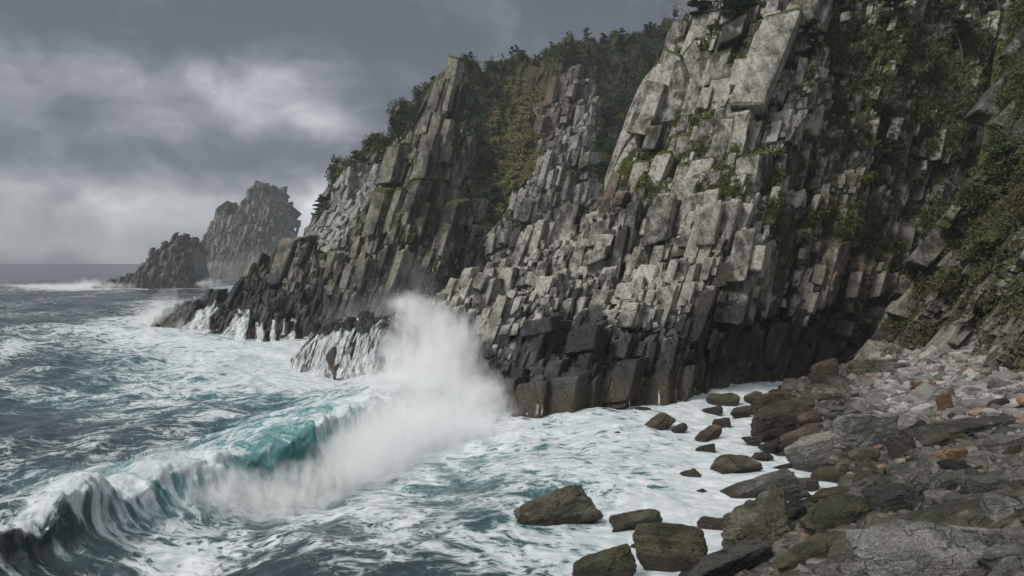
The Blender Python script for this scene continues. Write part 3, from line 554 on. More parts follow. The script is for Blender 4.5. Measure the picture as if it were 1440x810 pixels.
wob = fbm(np.stack([s1, 0*s1, 0*s1], -1), 0.25, 3); tt = t1+wob*1.2+0.8*fbm(p3+55, 0.5, 3)*near(150)
prof = np.where(tt < 0, np.exp(-(tt/6.5)**2), np.exp(-(np.maximum(tt, 0)/2.5)**2))
trough = -0.55*np.exp(-((tt-5.5)/2.8)**2)
hh = h1*(0.95+0.45*fbm(np.stack([s1, 0*s1, 0*s1+4], -1), 0.35, 3)+0.10*fbm(np.stack([s1, t1*.5, 0*s1+8], -1), 1.6, 3))
strk = fbm(np.stack([s1*2.2, t1*0.35, Z*0], -1), 1.0, 4)
Z = Z*(1-0.6*prof)+hh*prof+trough*sm(0.5, 2, h1)+0.10*strk*prof*(tt > -2)+0.35*np.maximum(fbm(p3+31, 0.7, 3), -0.35)*np.exp(-((tt+0.3)/1.5)**2)*sm(0.6, 1.6, h1)*near(150)
lean1 = np.clip(prof*1.5-0.55, 0, 1)**1.5*hh*0.55
i_t = np.clip(np.searchsorted(np.cumsum(np.r_[0, np.hypot(*np.diff(CP[:, :2], axis=0).T)]), s1)-1, 0, len(CP)-2)
dirs = np.diff(CP[:, :2], axis=0); dirs /= np.linalg.norm(dirs, axis=1)[:, None]
SX = SX+dirs[i_t][..., 1]*lean1; SY = SY-dirs[i_t][..., 0]*lean1
s2, t2, h2 = crest_st(X0, Y0, CREST2); t2 = t2+2*fbm(np.stack([s2, 0*s2, 0*s2], -1), 0.1, 2)
prof2 = np.where(t2 < 0, np.exp(-(t2/9)**2), np.exp(-(t2/3.5)**2)); Z = Z+h2*prof2
# how much foam floats where
def wblob(lst, X, Y):
    s = 0*X
    for (u, v, ru, rv, w) in lst:
        cx, cy = sea_at(u, v); rx = ru/F*cy; y0, y1 = sea_at(u, v+rv)[1], sea_at(u, max(v-rv, CV+3))[1]
        s = s+w*np.exp(-((X-cx*Y/cy*1.0)/(rx*Y/cy))**2-(np.where(Y < cy, (Y-cy)/(cy-y0), (Y-cy)/(y1-cy)))**2)
    return s
FO = 0.14+0.72*wblob([(420, 520, 190, 42, 0.50), (230, 455, 100, 22, 0.5), (330, 492, 130, 14, 0.35), (480, 535, 120, 18, 0.35), (120, 548, 190, 9, 0.32), (210, 565, 170, 14, 0.22), (300, 590, 140, 9, 0.15), (640, 560, 80, 40, 0.4), (100, 404, 70, 4, 0.9), (240, 404, 60, 3, 0.8), (190, 402, 140, 2, 0.4),
    (240, 440, 40, 18, 0.5), (640, 640, 160, 60, 0.30), (860, 640, 190, 60, 0.30), (760, 592, 150, 22, 0.34), (1000, 590, 120, 40, 0.36), (930, 720, 160, 60, 0.32), (800, 770, 190, 50, 0.32), (1080, 680, 100, 60, 0.45), (560, 745, 150, 45, 0.30), (330, 785, 200, 26, 0.12),
    (1000, 800, 120, 40, 0.4), (60, 735, 120, 30, -0.12), (80, 600, 140, 18, -0.12), (110, 430, 160, 12, -0.16), (60, 385, 300, 10, -0.25), (200, 780, 260, 40, 0.02), (470, 790, 130, 25, 0.12), (620, 680, 60, 14, -0.10), (700, 640, 60, 12, -0.10), (850, 650, 60, 10, -0.10)], X0, Y0)
FO = FO+0.26*fbm(np.stack([X0, Y0*0.6, 0*X0+9], -1), 0.07, 3)+0.10*fbm(np.stack([X0, Y0*0.5, 0*X0+2], -1), 0.35, 3)+0.10*sm(0.3, 1.0, Z)*near(300)
bzs = np.where((X0 > -6) & (Y0 < 95) & (X0 < 60), beach_z(X0, Y0), -9.0)
FO = FO+0.35*sm(-1.6, -0.2, bzs)
FO = FO+0.5*np.exp(-((tt-0.3)/0.9)**2)*sm(0.8, 2.0, h1)*(0.7+0.5*wob)+0.24*np.exp(-((tt-6.0)/2.8)**2)+0.15*prof2*(t2 > 0)
far_gate = sm(3, 22, SV-CV); FO = FO*(0.15+0.85*far_gate)+0.0
face = np.exp(-((tt-1.6)/1.3)**2)*sm(0.6, 1.6, h1)
S44 = np.interp(45, CP[:, 1], np.cumsum(np.r_[0, np.hypot(*np.diff(CP[:, :2], axis=0).T)])); FO = FO-0.28*np.exp(-((s1-S44)/4.5)**2)*np.exp(-((tt-0.6)/2.2)**2)
FO = FO+0.16*face-0.30*face*sm(0.9, -0.5, strk*3+wob)
for (u, v, r, w) in ((410, 640, 4.0, 0.5),):
    cx, cy = sea_at(u, v)
AER_LIT = np.clip(0.04+wblob([(420, 540, 230, 60, 0.55), (850, 660, 260, 110, 0.5), (560, 620, 160, 60, 0.5), (250, 500, 160, 40, 0.35), (100, 560, 160, 30, 0.2), (930, 760, 180, 60, 0.3), (60, 730, 120, 50, .40), (220, 720, 140, 60, .35), (400, 640, 90, 34, .5)], X0, Y0)+0.55*np.exp(-((s1-np.interp(44, CP[:, 1], np.cumsum(np.r_[0, np.hypot(*np.diff(CP[:, :2], axis=0).T)])))/9)**2)*prof*1.3, 0, 1)  # aerated water, plus painted-in light through the curl
sp = np.stack([SX, SY, Z], -1).reshape(-1, 3)
SEA = dict(X=X0, Y=Y0, Z=Z)
def sea_mat():
    m = NT('sea_water')
    P = m.n('NewGeometry').outputs['Position']
    wf = m.n('Attribute', _attribute_name='wf'); fo, ae_lit, fc = m.n('SeparateColor', Color=wf.outputs['Color']).outputs[:3]
    stv = m.n('Attribute', _attribute_name='wst').outputs['Vector']
    flat = m.VM('MULTIPLY', P, (0.62, 0.85, 0.0))
    w1 = m.VM('SUBTRACT', m.noise(flat, 0.16, 3, 0.5, 0, 1), (0.5, 0.5, 0.5)); w2 = m.VM('SUBTRACT', m.noise(flat, 0.8, 3, 0.5, 0, 1), (0.5, 0.5, 0.5))
    q = m.VM('ADD', flat, m.VM('ADD', m.VM('SCALE', w1, 5.0), m.VM('SCALE', w2, 1.1)))
    rid = lambda sc, det, off: m.M('SUBTRACT', 1.0, m.M('ABSOLUTE', m.M('MULTIPLY', m.M('SUBTRACT', m.noise(m.VM('ADD', q, (off, off, 0)), sc, det, 0.55), 0.5), 4.2)), clamp=True)
    r1, r2, r3 = rid(0.28, 3, 0), rid(0.75, 3, 7), rid(2.6, 4, 13)
    web = m.M('ADD', m.M('MULTIPLY', r1, 0.32), m.M('ADD', m.M('MULTIPLY', r2, 0.36), m.M('MULTIPLY', r3, 0.32)))
    stn = m.noise(stv, 2.0, 7, 0.68)                                  # streaks that run down the face of the breaker
    pat = m.n('Mix', _data_type='FLOAT', i0=m.M('MULTIPLY', fc, 0.6), i2=web, i3=stn).outputs[0]
    lo = m.M('SUBTRACT', 0.98, m.M('MULTIPLY', fo, 0.95))
    mask = m.mr(pat, m.M('SUBTRACT', lo, 0.08), m.M('ADD', lo, 0.20))
    thin = m.mr(pat, m.M('SUBTRACT', lo, 0.42), m.M('ADD', lo, 0.10))
    deep = m.mix(ae_lit, (0.008, 0.016, 0.021), (0.016, 0.085, 0.086))
    deep = m.mix(m.mr(ae_lit, 0.55, 1.0), deep, (0.028, 0.125, 0.118))  # light coming through the wave curl, put into the base colour
    deep = m.mix(m.M('MULTIPLY', thin, m.M('ADD', m.M('MULTIPLY', ae_lit, 0.8), 0.05)), deep, (0.15, 0.31, 0.315))
    fcol = m.mix(m.mr(m.noise(q, 1.6, 5, 0.6), 0.3, 0.7), (0.40, 0.455, 0.47), (0.66, 0.69, 0.70))
    c = m.mix(m.M('MULTIPLY', mask, 0.94), deep, fcol)
    rough = m.mr(mask, 0, 1, 0.25, 0.75, False)
    nb = m.M('ADD', m.noise(flat, 1.3, 5, 0.6), m.M('MULTIPLY', m.noise(flat, 0.25, 4, 0.55), 2.0))
    nrm = m.bump(m.M('ADD', nb, m.M('MULTIPLY', mask, 0.25)), 0.45, 0.35)
    return m.out(m.bsdf(c, rough, nrm, 0.45))
wst = np.stack([s1*1.1, t1*0.22, 0*s1+hh], -1).reshape(-1, 3)
fcm = np.clip(face*1.2, 0, 1)*0.85
sea = link('sea', mesh('sea', sp, gridfaces(*SX.shape), [sea_mat()], True, attrs={'wf': ('FLOAT_COLOR', np.stack([np.clip(FO, 0, 1.1).ravel(), AER_LIT.ravel(), fcm.ravel(), 0*AER_LIT.ravel()], -1)), 'wst': ('FLOAT_VECTOR', wst)}),
           'rough teal sea streaked with white foam, a long wave breaking towards the shore', 'sea', None, 'structure')
print('sea', round(time.time()-T0, 1))

# ---------------------------------------------------------------- boulders
import bmesh
def ico(n):
    bm = bmesh.new(); bmesh.ops.create_icosphere(bm, subdivisions=n, radius=1); bm.verts.ensure_lookup_table()
    V = np.array([v.co[:] for v in bm.verts]); Fc = np.array([[v.index for v in f.verts] for f in bm.faces]); bm.free(); return V/np.linalg.norm(V, axis=1)[:, None], Fc
ICO = {n: ico(n) for n in (2, 3, 4, 5)}
def rock_verts(n, seed, sharp=16, cuts=5, rough=0.05, jit=0.2, taper=0.0, roundness=0.0):
    r = np.random.default_rng(seed); d, Fc = ICO[n]
    nr = np.array([(1, 0, 0), (-1, 0, 0), (0, 1, 0), (0, -1, 0), (0, 0, 1), (0, 0, -1)], float)+r.normal(0, jit, (6, 3))
    h = r.uniform(0.9, 1.05, 6)
    cn = r.normal(0, 1, (cuts, 3)); cn = np.sign(cn)*(0.35+np.abs(cn)); 
    nr = np.vstack([nr, cn]); nr /= np.linalg.norm(nr, axis=1)[:, None]; h = np.r_[h, r.uniform(1.08, 1.5, cuts)]
    q = np.maximum(d@nr.T, 0)/h
    rad = (q**sharp).sum(1)**(-1/sharp)
    rad = rad*(1-roundness)+roundness
    v = d*rad[:, None]
    f1 = fbm(v+seed*3.1, 1.6, 4); v = v*(1+rough*f1+0.35*rough*fbm(v+seed, 6.0, 2)-0.12*rough*sm(0.86, 1.0, 1-np.abs(fbm(v+seed*2, 1.3, 2))))[:, None]
    bed_ = np.sin(v[:, 2]*9+3*fbm(v+seed, 0.9, 2)*2+seed); v[:, :2] *= (1-rough*0.12*sm(0.55, 0.95, bed_))[:, None]
    v[:, 2] *= (1-taper)+taper*(v[:, 0]+1)/2
    return v, Fc
def stone_mat(name, a, b, moss=None, rough=(0.75, 0.5), wetline=True, scale=1.0):
    m = NT(name); P = m.n('NewGeometry').outputs['Position']; oi = m.n('ObjectInfo').outputs['Random']; oc = m.n('TexCoord').outputs['Object']
    n1 = m.noise(P, 1.1*scale, 6, 0.65); n2 = m.noise(P, 7*scale, 8, 0.75); st = m.noise(m.mapv(oc, sc=(0.5, 0.5, 4.0)), 1.4*scale, 5, 0.6)
    f = m.M('ADD', m.M('MULTIPLY', n1, 0.8), m.M('ADD', m.M('MULTIPLY', st, 0.5), m.M('MULTIPLY', oi, 0.55)))
    c = m.mix(m.mr(f, 0.55, 1.25), a, b)
    c = m.mix(m.mr(n2, 0.46, 0.66, 0, 0.75), c, tuple(0.45*q for q in a))
    c = m.mix(m.mr(st, 0.56, 0.68, 0, 0.4), c, tuple(0.5*q for q in a))
    c = m.mix(m.mr(m.noise(P, 2.4*scale, 5, 0.7), 0.57, 0.68, 0, 0.45), c, tuple(min(1, 1.35*q+0.03) for q in b))
    up = m.n('SeparateXYZ', Vector=m.n('NewGeometry').outputs['Normal']).outputs[2]
    if moss:
        mk = m.mr(m.M('ADD', m.M('MULTIPLY', up, 0.30), m.M('ADD', m.M('MULTIPLY', oi, 0.25), n1)), 0.72, 1.02, 0, 0.8)
        c = m.mix(mk, c, m.mix(n2, tuple(.5*q for q in moss), moss))
    r_ = m.mr(n1, 0.3, 0.7, rough[0], rough[1])
    c = m.mix(m.mr(m.noise(P, 0.9*scale, 3, 0.5), 0.46, 0.56, 0, 0.55), c, tuple(0.42*q for q in a)); r_ = m.M('SUBTRACT', r_, m.mr(m.noise(P, 0.9*scale, 3, 0.5), 0.46, 0.56, 0, 0.2))
    sp_ = m.noise(P, 22*scale, 4, 0.8); c = m.mix(m.mr(sp_, 0.50, 0.62, 0, 0.65), c, tuple(0.35*q for q in a)); c = m.mix(m.mr(sp_, 0.33, 0.44, 0.5, 0), c, tuple(min(1, 1.5*q+0.02) for q in b))
    vo = m.n('TexVoronoi', _feature='DISTANCE_TO_EDGE', Vector=m.VM('ADD', m.mapv(oc, sc=(1.0, 1.0, 2.2)), m.VM('SCALE', m.noise(oc, 2.0, 3, 0.6, 0, 1), 0.5)), Scale=1.5).outputs[0]
    ck_ = m.M('MULTIPLY', m.mr(vo, 0.0, 0.035, 1, 0), m.mr(n1, 0.48, 0.58))
    c = m.mix(m.M('MULTIPLY', ck_, 0.7), c, (0.012, 0.011, 0.01))
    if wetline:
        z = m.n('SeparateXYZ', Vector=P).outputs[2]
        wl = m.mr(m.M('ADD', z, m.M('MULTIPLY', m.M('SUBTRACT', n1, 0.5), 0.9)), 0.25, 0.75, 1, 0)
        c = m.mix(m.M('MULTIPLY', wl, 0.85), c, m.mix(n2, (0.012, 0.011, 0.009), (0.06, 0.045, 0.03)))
    h = m.M('SUBTRACT', m.M('ADD', m.M('MULTIPLY', n2, 0.8), m.M('ADD', n1, m.M('ADD', m.M('MULTIPLY', st, 1.0), m.M('MULTIPLY', sp_, 0.3)))), m.M('MULTIPLY', ck_, 0.6))
    return m.out(m.bsdf(c, r_, m.bump(h, 1.0, 0.2/scale), 0.4))
SM = {'olive': stone_mat('wet_olive_stone', (0.055, 0.05, 0.035), (0.29, 0.27, 0.20), (0.06, 0.062, 0.024), (0.6, 0.35)),
      'green': stone_mat('mossy_green_stone', (0.045, 0.043, 0.025), (0.18, 0.17, 0.10), (0.085, 0.085, 0.028), (0.6, 0.35)),
      'grey': stone_mat('grey_stone', (0.10, 0.094, 0.082), (0.42, 0.40, 0.355)), 'pale': stone_mat('pale_stone', (0.22, 0.21, 0.19), (0.56, 0.545, 0.50)),
      'dark': stone_mat('dark_wet_stone', (0.025, 0.024, 0.021), (0.115, 0.11, 0.098), None, (0.5, 0.25)), 'brown': stone_mat('brown_crusted_stone', (0.045, 0.033, 0.02), (0.17, 0.125, 0.08), None, (0.9, 0.7)),
      'rust': stone_mat('rust_stone', (0.15, 0.085, 0.045), (0.34, 0.20, 0.11))}
HERO = [ # u, foot row, width px, height px, tilt, taper, material, short name, label
 (772, 744, 122, 52, 17, 0.55, 'olive', 'the long wedge slab in the surf', 'long grey wedge-shaped slab tilting up out of the foam, widest at its right end'),
 (722, 741, 46, 12, 14, 0.5, 'dark', None, 'low dark rock tail awash at the left tip of the long wedge slab'),
 (893, 751, 72, 28, 12, 0.3, 'olive', 'the ribbed wedge rock in the surf', 'ribbed brown-green wedge rock in the foam between the long slab and the mossy boulder'),
 (948, 800, 98, 62, -6, 0.1, 'green', 'the rounded mossy boulder', 'rounded moss-green boulder standing in the foam, largest rock of the surf'),
 (850, 822, 92, 46, 16, 0.3, 'green', 'the mossy rock at the picture edge', 'mossy boulder cut off by the lower picture edge, water streaming over its left side'),
 (1036, 671, 62, 28, 2, 0.0, 'olive', 'the smooth green block', 'smooth rounded green block with a pale band, alone in shallow foam'),
 (1078, 708, 112, 36, 20, 0.25, 'grey', 'the cracked pale slab', 'long cracked pale grey slab rising to the right out of the foam'),
 (1080, 762, 88, 40, 14, 0.1, 'olive', 'the green block below the cracked slab', 'squat green-grey block with a pale top, just below the long cracked slab'),
 (924, 609, 58, 22, 20, 0.6, 'brown', 'the far brown wedge', 'brown wedge of rock with foam pouring over it, near the foot of the cliff'),
 (858, 622, 34, 12, 10, 0.5, 'dark', None, 'small dark pointed rock in the surf, furthest out from the beach'),
 (968, 679, 34, 17, 22, 0.4, 'olive', None, 'small tilted olive rock in open foam left of the smooth green block'),
 (993, 640, 30, 14, 2, 0.2, 'green', None, 'small mossy hump of rock in the foam beyond the smooth green block'),
 (998, 619, 38, 16, 16, 0.4, 'brown', None, 'small brown slab tilting out of the foam below the cliff foot'),
 (955, 609, 26, 10, 22, 0.4, 'dark', None, 'little dark rock tucked against the right of the far brown wedge'),
 (1003, 754, 44, 26, -6, 0.2, 'olive', None, 'grey-olive angular rock right of the rounded mossy boulder'),
 (1083, 634, 30, 10, 4, 0.3, 'dark', None, 'small dark tent-shaped rock in the foam off the brown crusted boulder'),
 (1074, 646, 28, 7, 2, 0.2, 'dark', None, 'flat dark rock barely awash near the beach edge'),
 (1147, 660, 74, 42, 16, 0.15, 'grey', 'the tilted grey block at the water', 'big tilted grey block with a dark split underside at the edge of the water'),
 (1219, 634, 80, 50, 4, 0.0, 'pale', 'the square grey boulder', 'big square pale-faced grey boulder with one diagonal crack, centre of the beach'),
 (1098, 614, 82, 44, 4, 0.1, 'brown', 'the brown crusted boulder', 'large brown boulder crusted with shells where the foam meets the beach'),
 (1020, 572, 42, 18, 4, 0.1, 'green', None, 'mossy flat rock ringed by white foam at the foot of the cliff'),
 (1015, 602, 28, 12, 2, 0.1, 'dark', None, 'dark square rock in the foam under the brown crusted boulder'),
 (1004, 584, 26, 12, 14, 0.3, 'dark', None, 'small black rock in the foam in front of the foam-ringed flat rock'),
 (905, 582, 26, 8, 0, 0.0, 'dark', None, 'black rock awash close under the cliff wall'),
 (1161, 545, 42, 38, 0, 0.0, 'brown', 'the round brown boulder', 'tall rounded brown boulder standing at the top of the wet beach'),
 (1220, 530, 46, 22, 2, 0.0, 'olive', 'the flat-topped boulder', 'flat-topped olive boulder right of the round brown one'),
 (1170, 566, 54, 22, 4, 0.1, 'olive', None, 'long green-grey block lying below the round brown boulder'),
 (1264, 528, 34, 18, 0, 0.0, 'grey', None, 'smooth grey boulder among pale cobbles behind the dark beach'),
 (1282, 540, 42, 20, 6, 0.1, 'pale', None, 'pale grey angular boulder lying just above the flat orange stone'),
 (1302, 551, 34, 14, 2, 0.0, 'rust', 'the flat orange stone', 'flat rounded orange stone on the grey cobbles'),
 (1308, 511, 26, 16, 20, 0.1, 'pale', None, 'near-white leaning boulder high on the cobbles'),
 (1333, 570, 20, 26, 24, 0.1, 'pale', 'the white upright stone', 'bright white stone standing on edge above the long slab'),
 (1358, 622, 128, 26, 12, 0.2, 'olive', 'the long dark slab', 'long narrow dark slab lying across the upper beach and rising to the right'),
 (1330, 582, 22, 26, 20, 0.1, 'rust', None, 'rust-brown stone leaning under the white upright stone'),
 (1340, 656, 46, 24, -8, 0.1, 'rust', 'the tan slab', 'flat tan slab tilted towards the water below the long dark slab'),
 (1290, 620, 40, 22, 10, 0.1, 'dark', None, 'dark boulder between the square grey boulder and the long slab'),
 (1270, 646, 40, 34, 2, 0.1, 'olive', None, 'streaked olive boulder at the right foot of the square grey boulder'),
 (1222, 664, 34, 32, 0, 0.0, 'green', 'the mossy stump rock', 'stump-shaped mossy rock right below the square grey boulder'),
 (1170, 679, 46, 22, 6, 0.2, 'green', None, 'mossy wedge at the water edge left of the stump-shaped rock'),
 (1226, 682, 46, 22, 4, 0.3, 'olive', None, 'smooth green pointed rock in a pool of foam below the stump-shaped rock'),
 (1166, 712, 46, 22, 16, 0.1, 'brown', None, 'brown ragged rock in the foam gap right of the cracked slab'),
 (1183, 752, 104, 44, 20, 0.15, 'green', 'the long mossy slab', 'long mossy slab propped on boulders, rising to the right at the water edge'),
 (1150, 802, 116, 40, 22, 0.2, 'green', 'the lowest mossy slab', 'long dark-green slab, the lowest one of the beach, rising to the right'),
 (1265, 728, 60, 40, 14, 0.1, 'dark', None, 'smooth dark slate boulder right of the long mossy slab'),
 (1240, 712, 40, 36, 30, 0.1, 'dark', None, 'dark upright slab leaning on the smooth slate boulder'),
 (1330, 698, 66, 30, 12, 0.1, 'grey', 'the smooth grey oval boulder', 'smooth grey oval boulder above the great diagonal slab'),
 (1318, 768, 262, 26, 25, 0.15, 'olive', 'the great diagonal slab', 'very long brown-grey slab running diagonally up the right of the beach'),
 (1295, 842, 178, 78, 6, 0.1, 'pale', 'the great pale foreground boulder', 'great pale lichen-flecked boulder at the bottom edge, nearest the viewer'),
 (1422, 752, 58, 50, 6, 0.0, 'pale', 'the pale angular boulder', 'pale grey angular boulder at the right edge'),
 (1372, 782, 70, 40, -14, 0.1, 'grey', None, 'grey split boulder behind the great pale foreground boulder'),
 (1030, 822, 110, 46, 14, 0.2, 'dark', 'the black rock at the bottom edge', 'broad black wet rock at the bottom edge where the foam washes in'),
 (1415, 700, 70, 34, 18, 0.1, 'grey', None, 'grey weathered slab at the right edge over the great diagonal slab'),
 (1415, 640, 60, 22, 14, 0.1, 'grey', None, 'grey flat slab at the right edge under the cobbles'),
 (1420, 812, 70, 40, 8, 0.1, 'grey', None, 'lichen-grey boulder in the bottom right corner'),
 (1090, 578, 60, 26, 4, 0.1, 'brown', None, 'ragged brown rock bank joining the cliff foot to the beach'),
 (1120, 590, 70, 24, 8, 0.1, 'brown', None, 'brown sloping rock behind the large brown crusted boulder'),
 (1130, 628, 60, 24, 22, 0.2, 'brown', None, 'reddish-brown slab sloping into the foam left of the tilted grey block'),
 (1062, 566, 26, 14, 6, 0.1, 'brown', None, 'ragged brown rock with foam running round its left side, close under the cliff'),
 (1044, 588, 30, 16, 10, 0.2, 'brown', None, 'brown wedge between the foam-ringed flat rock and the brown crusted boulder'),
 (1140, 606, 40, 26, 12, 0.1, 'brown', None, 'brown jagged block right of the brown crusted boulder'),
 (1060, 625, 24, 12, 8, 0.2, 'dark', None, 'dark wet rock in the foam at the left foot of the brown crusted boulder'),
 (1105, 664, 30, 10, 8, 0.3, 'dark', None, 'black sliver of rock awash just left of the tilted grey block'),
 (1136, 692, 34, 18, -8, 0.1, 'olive', None, 'olive angular rock in the foam between the tilted grey block and the cracked slab'),
 (1118, 728, 34, 20, 6, 0.1, 'dark', None, 'black wet rock at the right foot of the green block below the cracked slab'),
 (1066, 786, 40, 22, 4, 0.2, 'olive', None, 'olive rock in the wash below the green block'),
 (905, 775, 30, 14, 10, 0.3, 'dark', None, 'small dark rock awash at the left of the rounded mossy boulder'),
 (985, 700, 26, 9, 4, 0.3, 'dark', None, 'flat dark rock barely breaking the foam left of the cracked slab'),
]
HP = []
for k, (u, vb, w, h, tilt, tap, mt, short, lab) in enumerate(HERO):
    n = 5 if w > 60 else 4
    rn = mt in ('green', 'brown') or short in ('the smooth grey oval boulder', 'the smooth green block')
    v, Fc = rock_verts(n, 100+k, 14 if rn else 36, 9 if rn else 5, 0.13, 0.20, tap, 0.12 if rn else 0.0)
    x, y, z = ray_beach(u, min(vb, 806) if vb < 808 else 808)
    if vb > 808: x, y, z = ray_beach(u, vb)
    sc = y/F; r = np.random.default_rng(k)
    dep = 0.55*w if w < 90 else 0.42*w
    tl = math.radians(tilt); hh_ = max(h*0.62, (h-0.55*w*math.sin(abs(tl))*0.5)*0.62)
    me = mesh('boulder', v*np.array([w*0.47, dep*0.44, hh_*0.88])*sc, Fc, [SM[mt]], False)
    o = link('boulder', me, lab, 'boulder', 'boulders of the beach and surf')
    o.location = (x, y+dep*0.25*sc, z+0.40*h*sc); o.rotation_euler = Euler((math.radians(r.uniform(-8, 8)), -tl, math.radians(r.uniform(-22, 22))), 'XYZ')
    HP.append((u, vb-h/2, short, w))
def in_beach(u, v):
    lim = np.interp(v, [505, 530, 560, 600, 640, 680, 720, 760, 810, 830], [1215, 1145, 1085, 1125, 1165, 1195, 1170, 1120, 1055, 1040])
    top = np.interp(u, [1040, 1090, 1140, 1200, 1250, 1300, 1340, 1380, 1440, 1480], [590, 562, 532, 505, 494, 494, 492, 492, 518, 530] if np.max(u) < 1480 else [590, 562, 532, 505, 494, 494, 492, 492, 505, 505])
    return (u > lim) & (v > top)
# stones: each one a thing; shapes shared
PROT = [mesh('beach_stone', *rock_verts(3, 300+k, 24, 6, 0.12, 0.25, 0, 0.12*(k % 3)), [SM['grey']], False) for k in range(10)]
PM = {}
def prot(k, mt):
    if (k, mt) not in PM:
        me = PROT[k].copy(); me.materials.clear(); me.materials.append(SM[mt]); PM[(k, mt)] = me
    return PM[(k, mt)]
r = np.random.default_rng(5); placed = []; lab_seen = {}
def rel(u, v):
    best = min((q for q in HP if q[2]), key=lambda q: math.hypot((u-q[0])/1.0, (v-q[1])*1.3)); du, dv = u-best[0], v-best[1]
    way = ('right of' if du > 0 else 'left of') if abs(du) > 1.2*abs(dv) else ('below' if dv > 0 else 'above')
    if abs(du) > 0.6*best[3] and abs(dv) > 12: way = ('lower ' if dv > 0 else 'upper ')+('right of' if du > 0 else 'left of')
    return way.replace('lower right of', 'below and right of').replace('lower left of', 'below and left of').replace('upper right of', 'above and right of').replace('upper left of', 'above and left of'), best[2]
WORD = {'olive': 'olive', 'green': 'mossy', 'grey': 'grey', 'pale': 'pale', 'dark': 'dark wet', 'brown': 'brown', 'rust': 'rust-orange'}
tries = 0
while len(placed) < 290 and tries < 20000:
    tries += 1
    u, v = r.uniform(1040, 1450), r.uniform(498, 825)
    if not in_beach(np.array(u), np.array(v)): continue
    wpx = (9+22*((v-490)/330)**1.1)*math.exp(r.normal(0, 0.36))
    if any(abs(u-a) < (wpx+b)*0.36 and abs(v-c) < (wpx+b)*0.22 for a, c, b in placed): continue
    upper = sm(620, 540, v)*sm(1190, 1260, u)
    p = np.array([.22*(1-upper), .12*(1-upper), .24, .04+.42*upper, .36*(1-upper), .16*(1-upper)+.02, .04+.03*upper]); p /= p.sum()
    mt = str(r.choice(['olive', 'green', 'grey', 'pale', 'dark', 'brown', 'rust'], p=p))
    x, y, z = ray_beach(u, v); sc = y/F; asp = r.uniform(0.45, 1.0); flat_ = r.uniform(0.45, 0.85)
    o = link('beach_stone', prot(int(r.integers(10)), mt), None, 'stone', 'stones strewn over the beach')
    d = np.array([wpx*0.55, wpx*0.55*asp, wpx*0.5*flat_])*sc
    o.scale = d; o.location = (x, y, z+d[2]*0.55); o.rotation_euler = (r.normal(0, .22), r.normal(-.15, .28), r.uniform(-.9, .9))
    way, hn = rel(u, v); shp = 'flat' if flat_ < 0.56 else ('long' if asp < 0.6 else ('chunky' if flat_ > 0.74 else 'angular')); sz = 'small' if wpx < 17 else ('medium' if wpx < 30 else 'large')
    o['label'] = f"{sz} {shp} {WORD[mt]} stone {way} {hn}"
    placed.append((u, v, wpx))
# pebbles and cobbles nobody could count
N = 24000; r = np.random.default_rng(9)
u = r.uniform(1030, 1640, N*2); v = 488+365*r.random(N*2)**1.35; k = in_beach(u, v); u, v = u[k][:N], v[k][:N]
ux, uv_ = np.arange(1020, 1656, 6), np.arange(484, 864, 4)
GR = np.array([[ray_beach(a_, b_) for a_ in ux] for b_ in uv_])
fi = np.clip((u-1020)/6, 0, len(ux)-1.001); fj = np.clip((v-484)/4, 0, len(uv_)-1.001); i0, j0 = fi.astype(int), fj.astype(int); a_, b_ = (fi-i0)[:, None], (fj-j0)[:, None]
pos = (GR[j0, i0]*(1-a_)+GR[j0, i0+1]*a_)*(1-b_)+(GR[j0+1, i0]*(1-a_)+GR[j0+1, i0+1]*a_)*b_
size = np.clip((5.5+9.5*((v-490)/330))*np.exp(r.normal(0, 0.5, len(u))), 2.5, 30)*pos[:, 1]/F/2
protos = [rock_verts(2, 400+k, 12, 4, 0.06, 0.3, 0, 0.35) for k in range(12)]
PV, PF, PA = [], [], []; off = 0
ids = r.integers(0, 12, len(u))
upper = sm(640, 545, v)*sm(1170, 1270, u)
for k in range(12):
    q = np.flatnonzero(ids == k); v_, f_ = protos[k]; n = len(q)
    d = np.stack([size[q]*1.1, size[q]*r.uniform(.6, 1.1, n), size[q]*r.uniform(.4, .8, n)], -1)
    a1 = r.uniform(0, 6.28, n); ca, sa = np.cos(a1), np.sin(a1); b1 = r.normal(0, .35, n)
    P = v_[None]*d[:, None]
    P = np.stack([P[..., 0]*np.cos(b1)[:, None]-P[..., 2]*np.sin(b1)[:, None], P[..., 1], P[..., 0]*np.sin(b1)[:, None]+P[..., 2]*np.cos(b1)[:, None]], -1)
    P = np.stack([P[..., 0]*ca[:, None]-P[..., 1]*sa[:, None], P[..., 0]*sa[:, None]+P[..., 1]*ca[:, None], P[..., 2]], -1)+pos[q][:, None]+np.array([0, 0, 1])*(d[:, 2]*0.35)[:, None, None]
    PV.append(P.reshape(-1, 3)); PF.append((f_[None]+(np.arange(n)*len(v_))[:, None, None]).reshape(-1, 3)+off); off += n*len(v_)
    tone = np.clip(r.beta(2, 2, n), 0, 1); up_ = np.clip(upper[q]+r.normal(0, .18, n), 0, 1)
    PA.append(np.stack([tone, up_, (r.random(n) < 0.025)*1.0, 0*tone], -1).repeat(len(v_), 0))
m = NT('pebble_stone'); P = m.n('NewGeometry').outputs['Position']; at_ = m.n('Attribute', _attribute_name='pb'); t_, u_, rs_ = m.n('SeparateColor', Color=at_.outputs['Color']).outputs[:3]
n1 = m.noise(P, 4, 6, 0.7); lo_ = m.mix(t_, (0.018, 0.017, 0.014), (0.10, 0.092, 0.07)); hi_ = m.mix(t_, (0.08, 0.077, 0.068), (0.40, 0.385, 0.355))
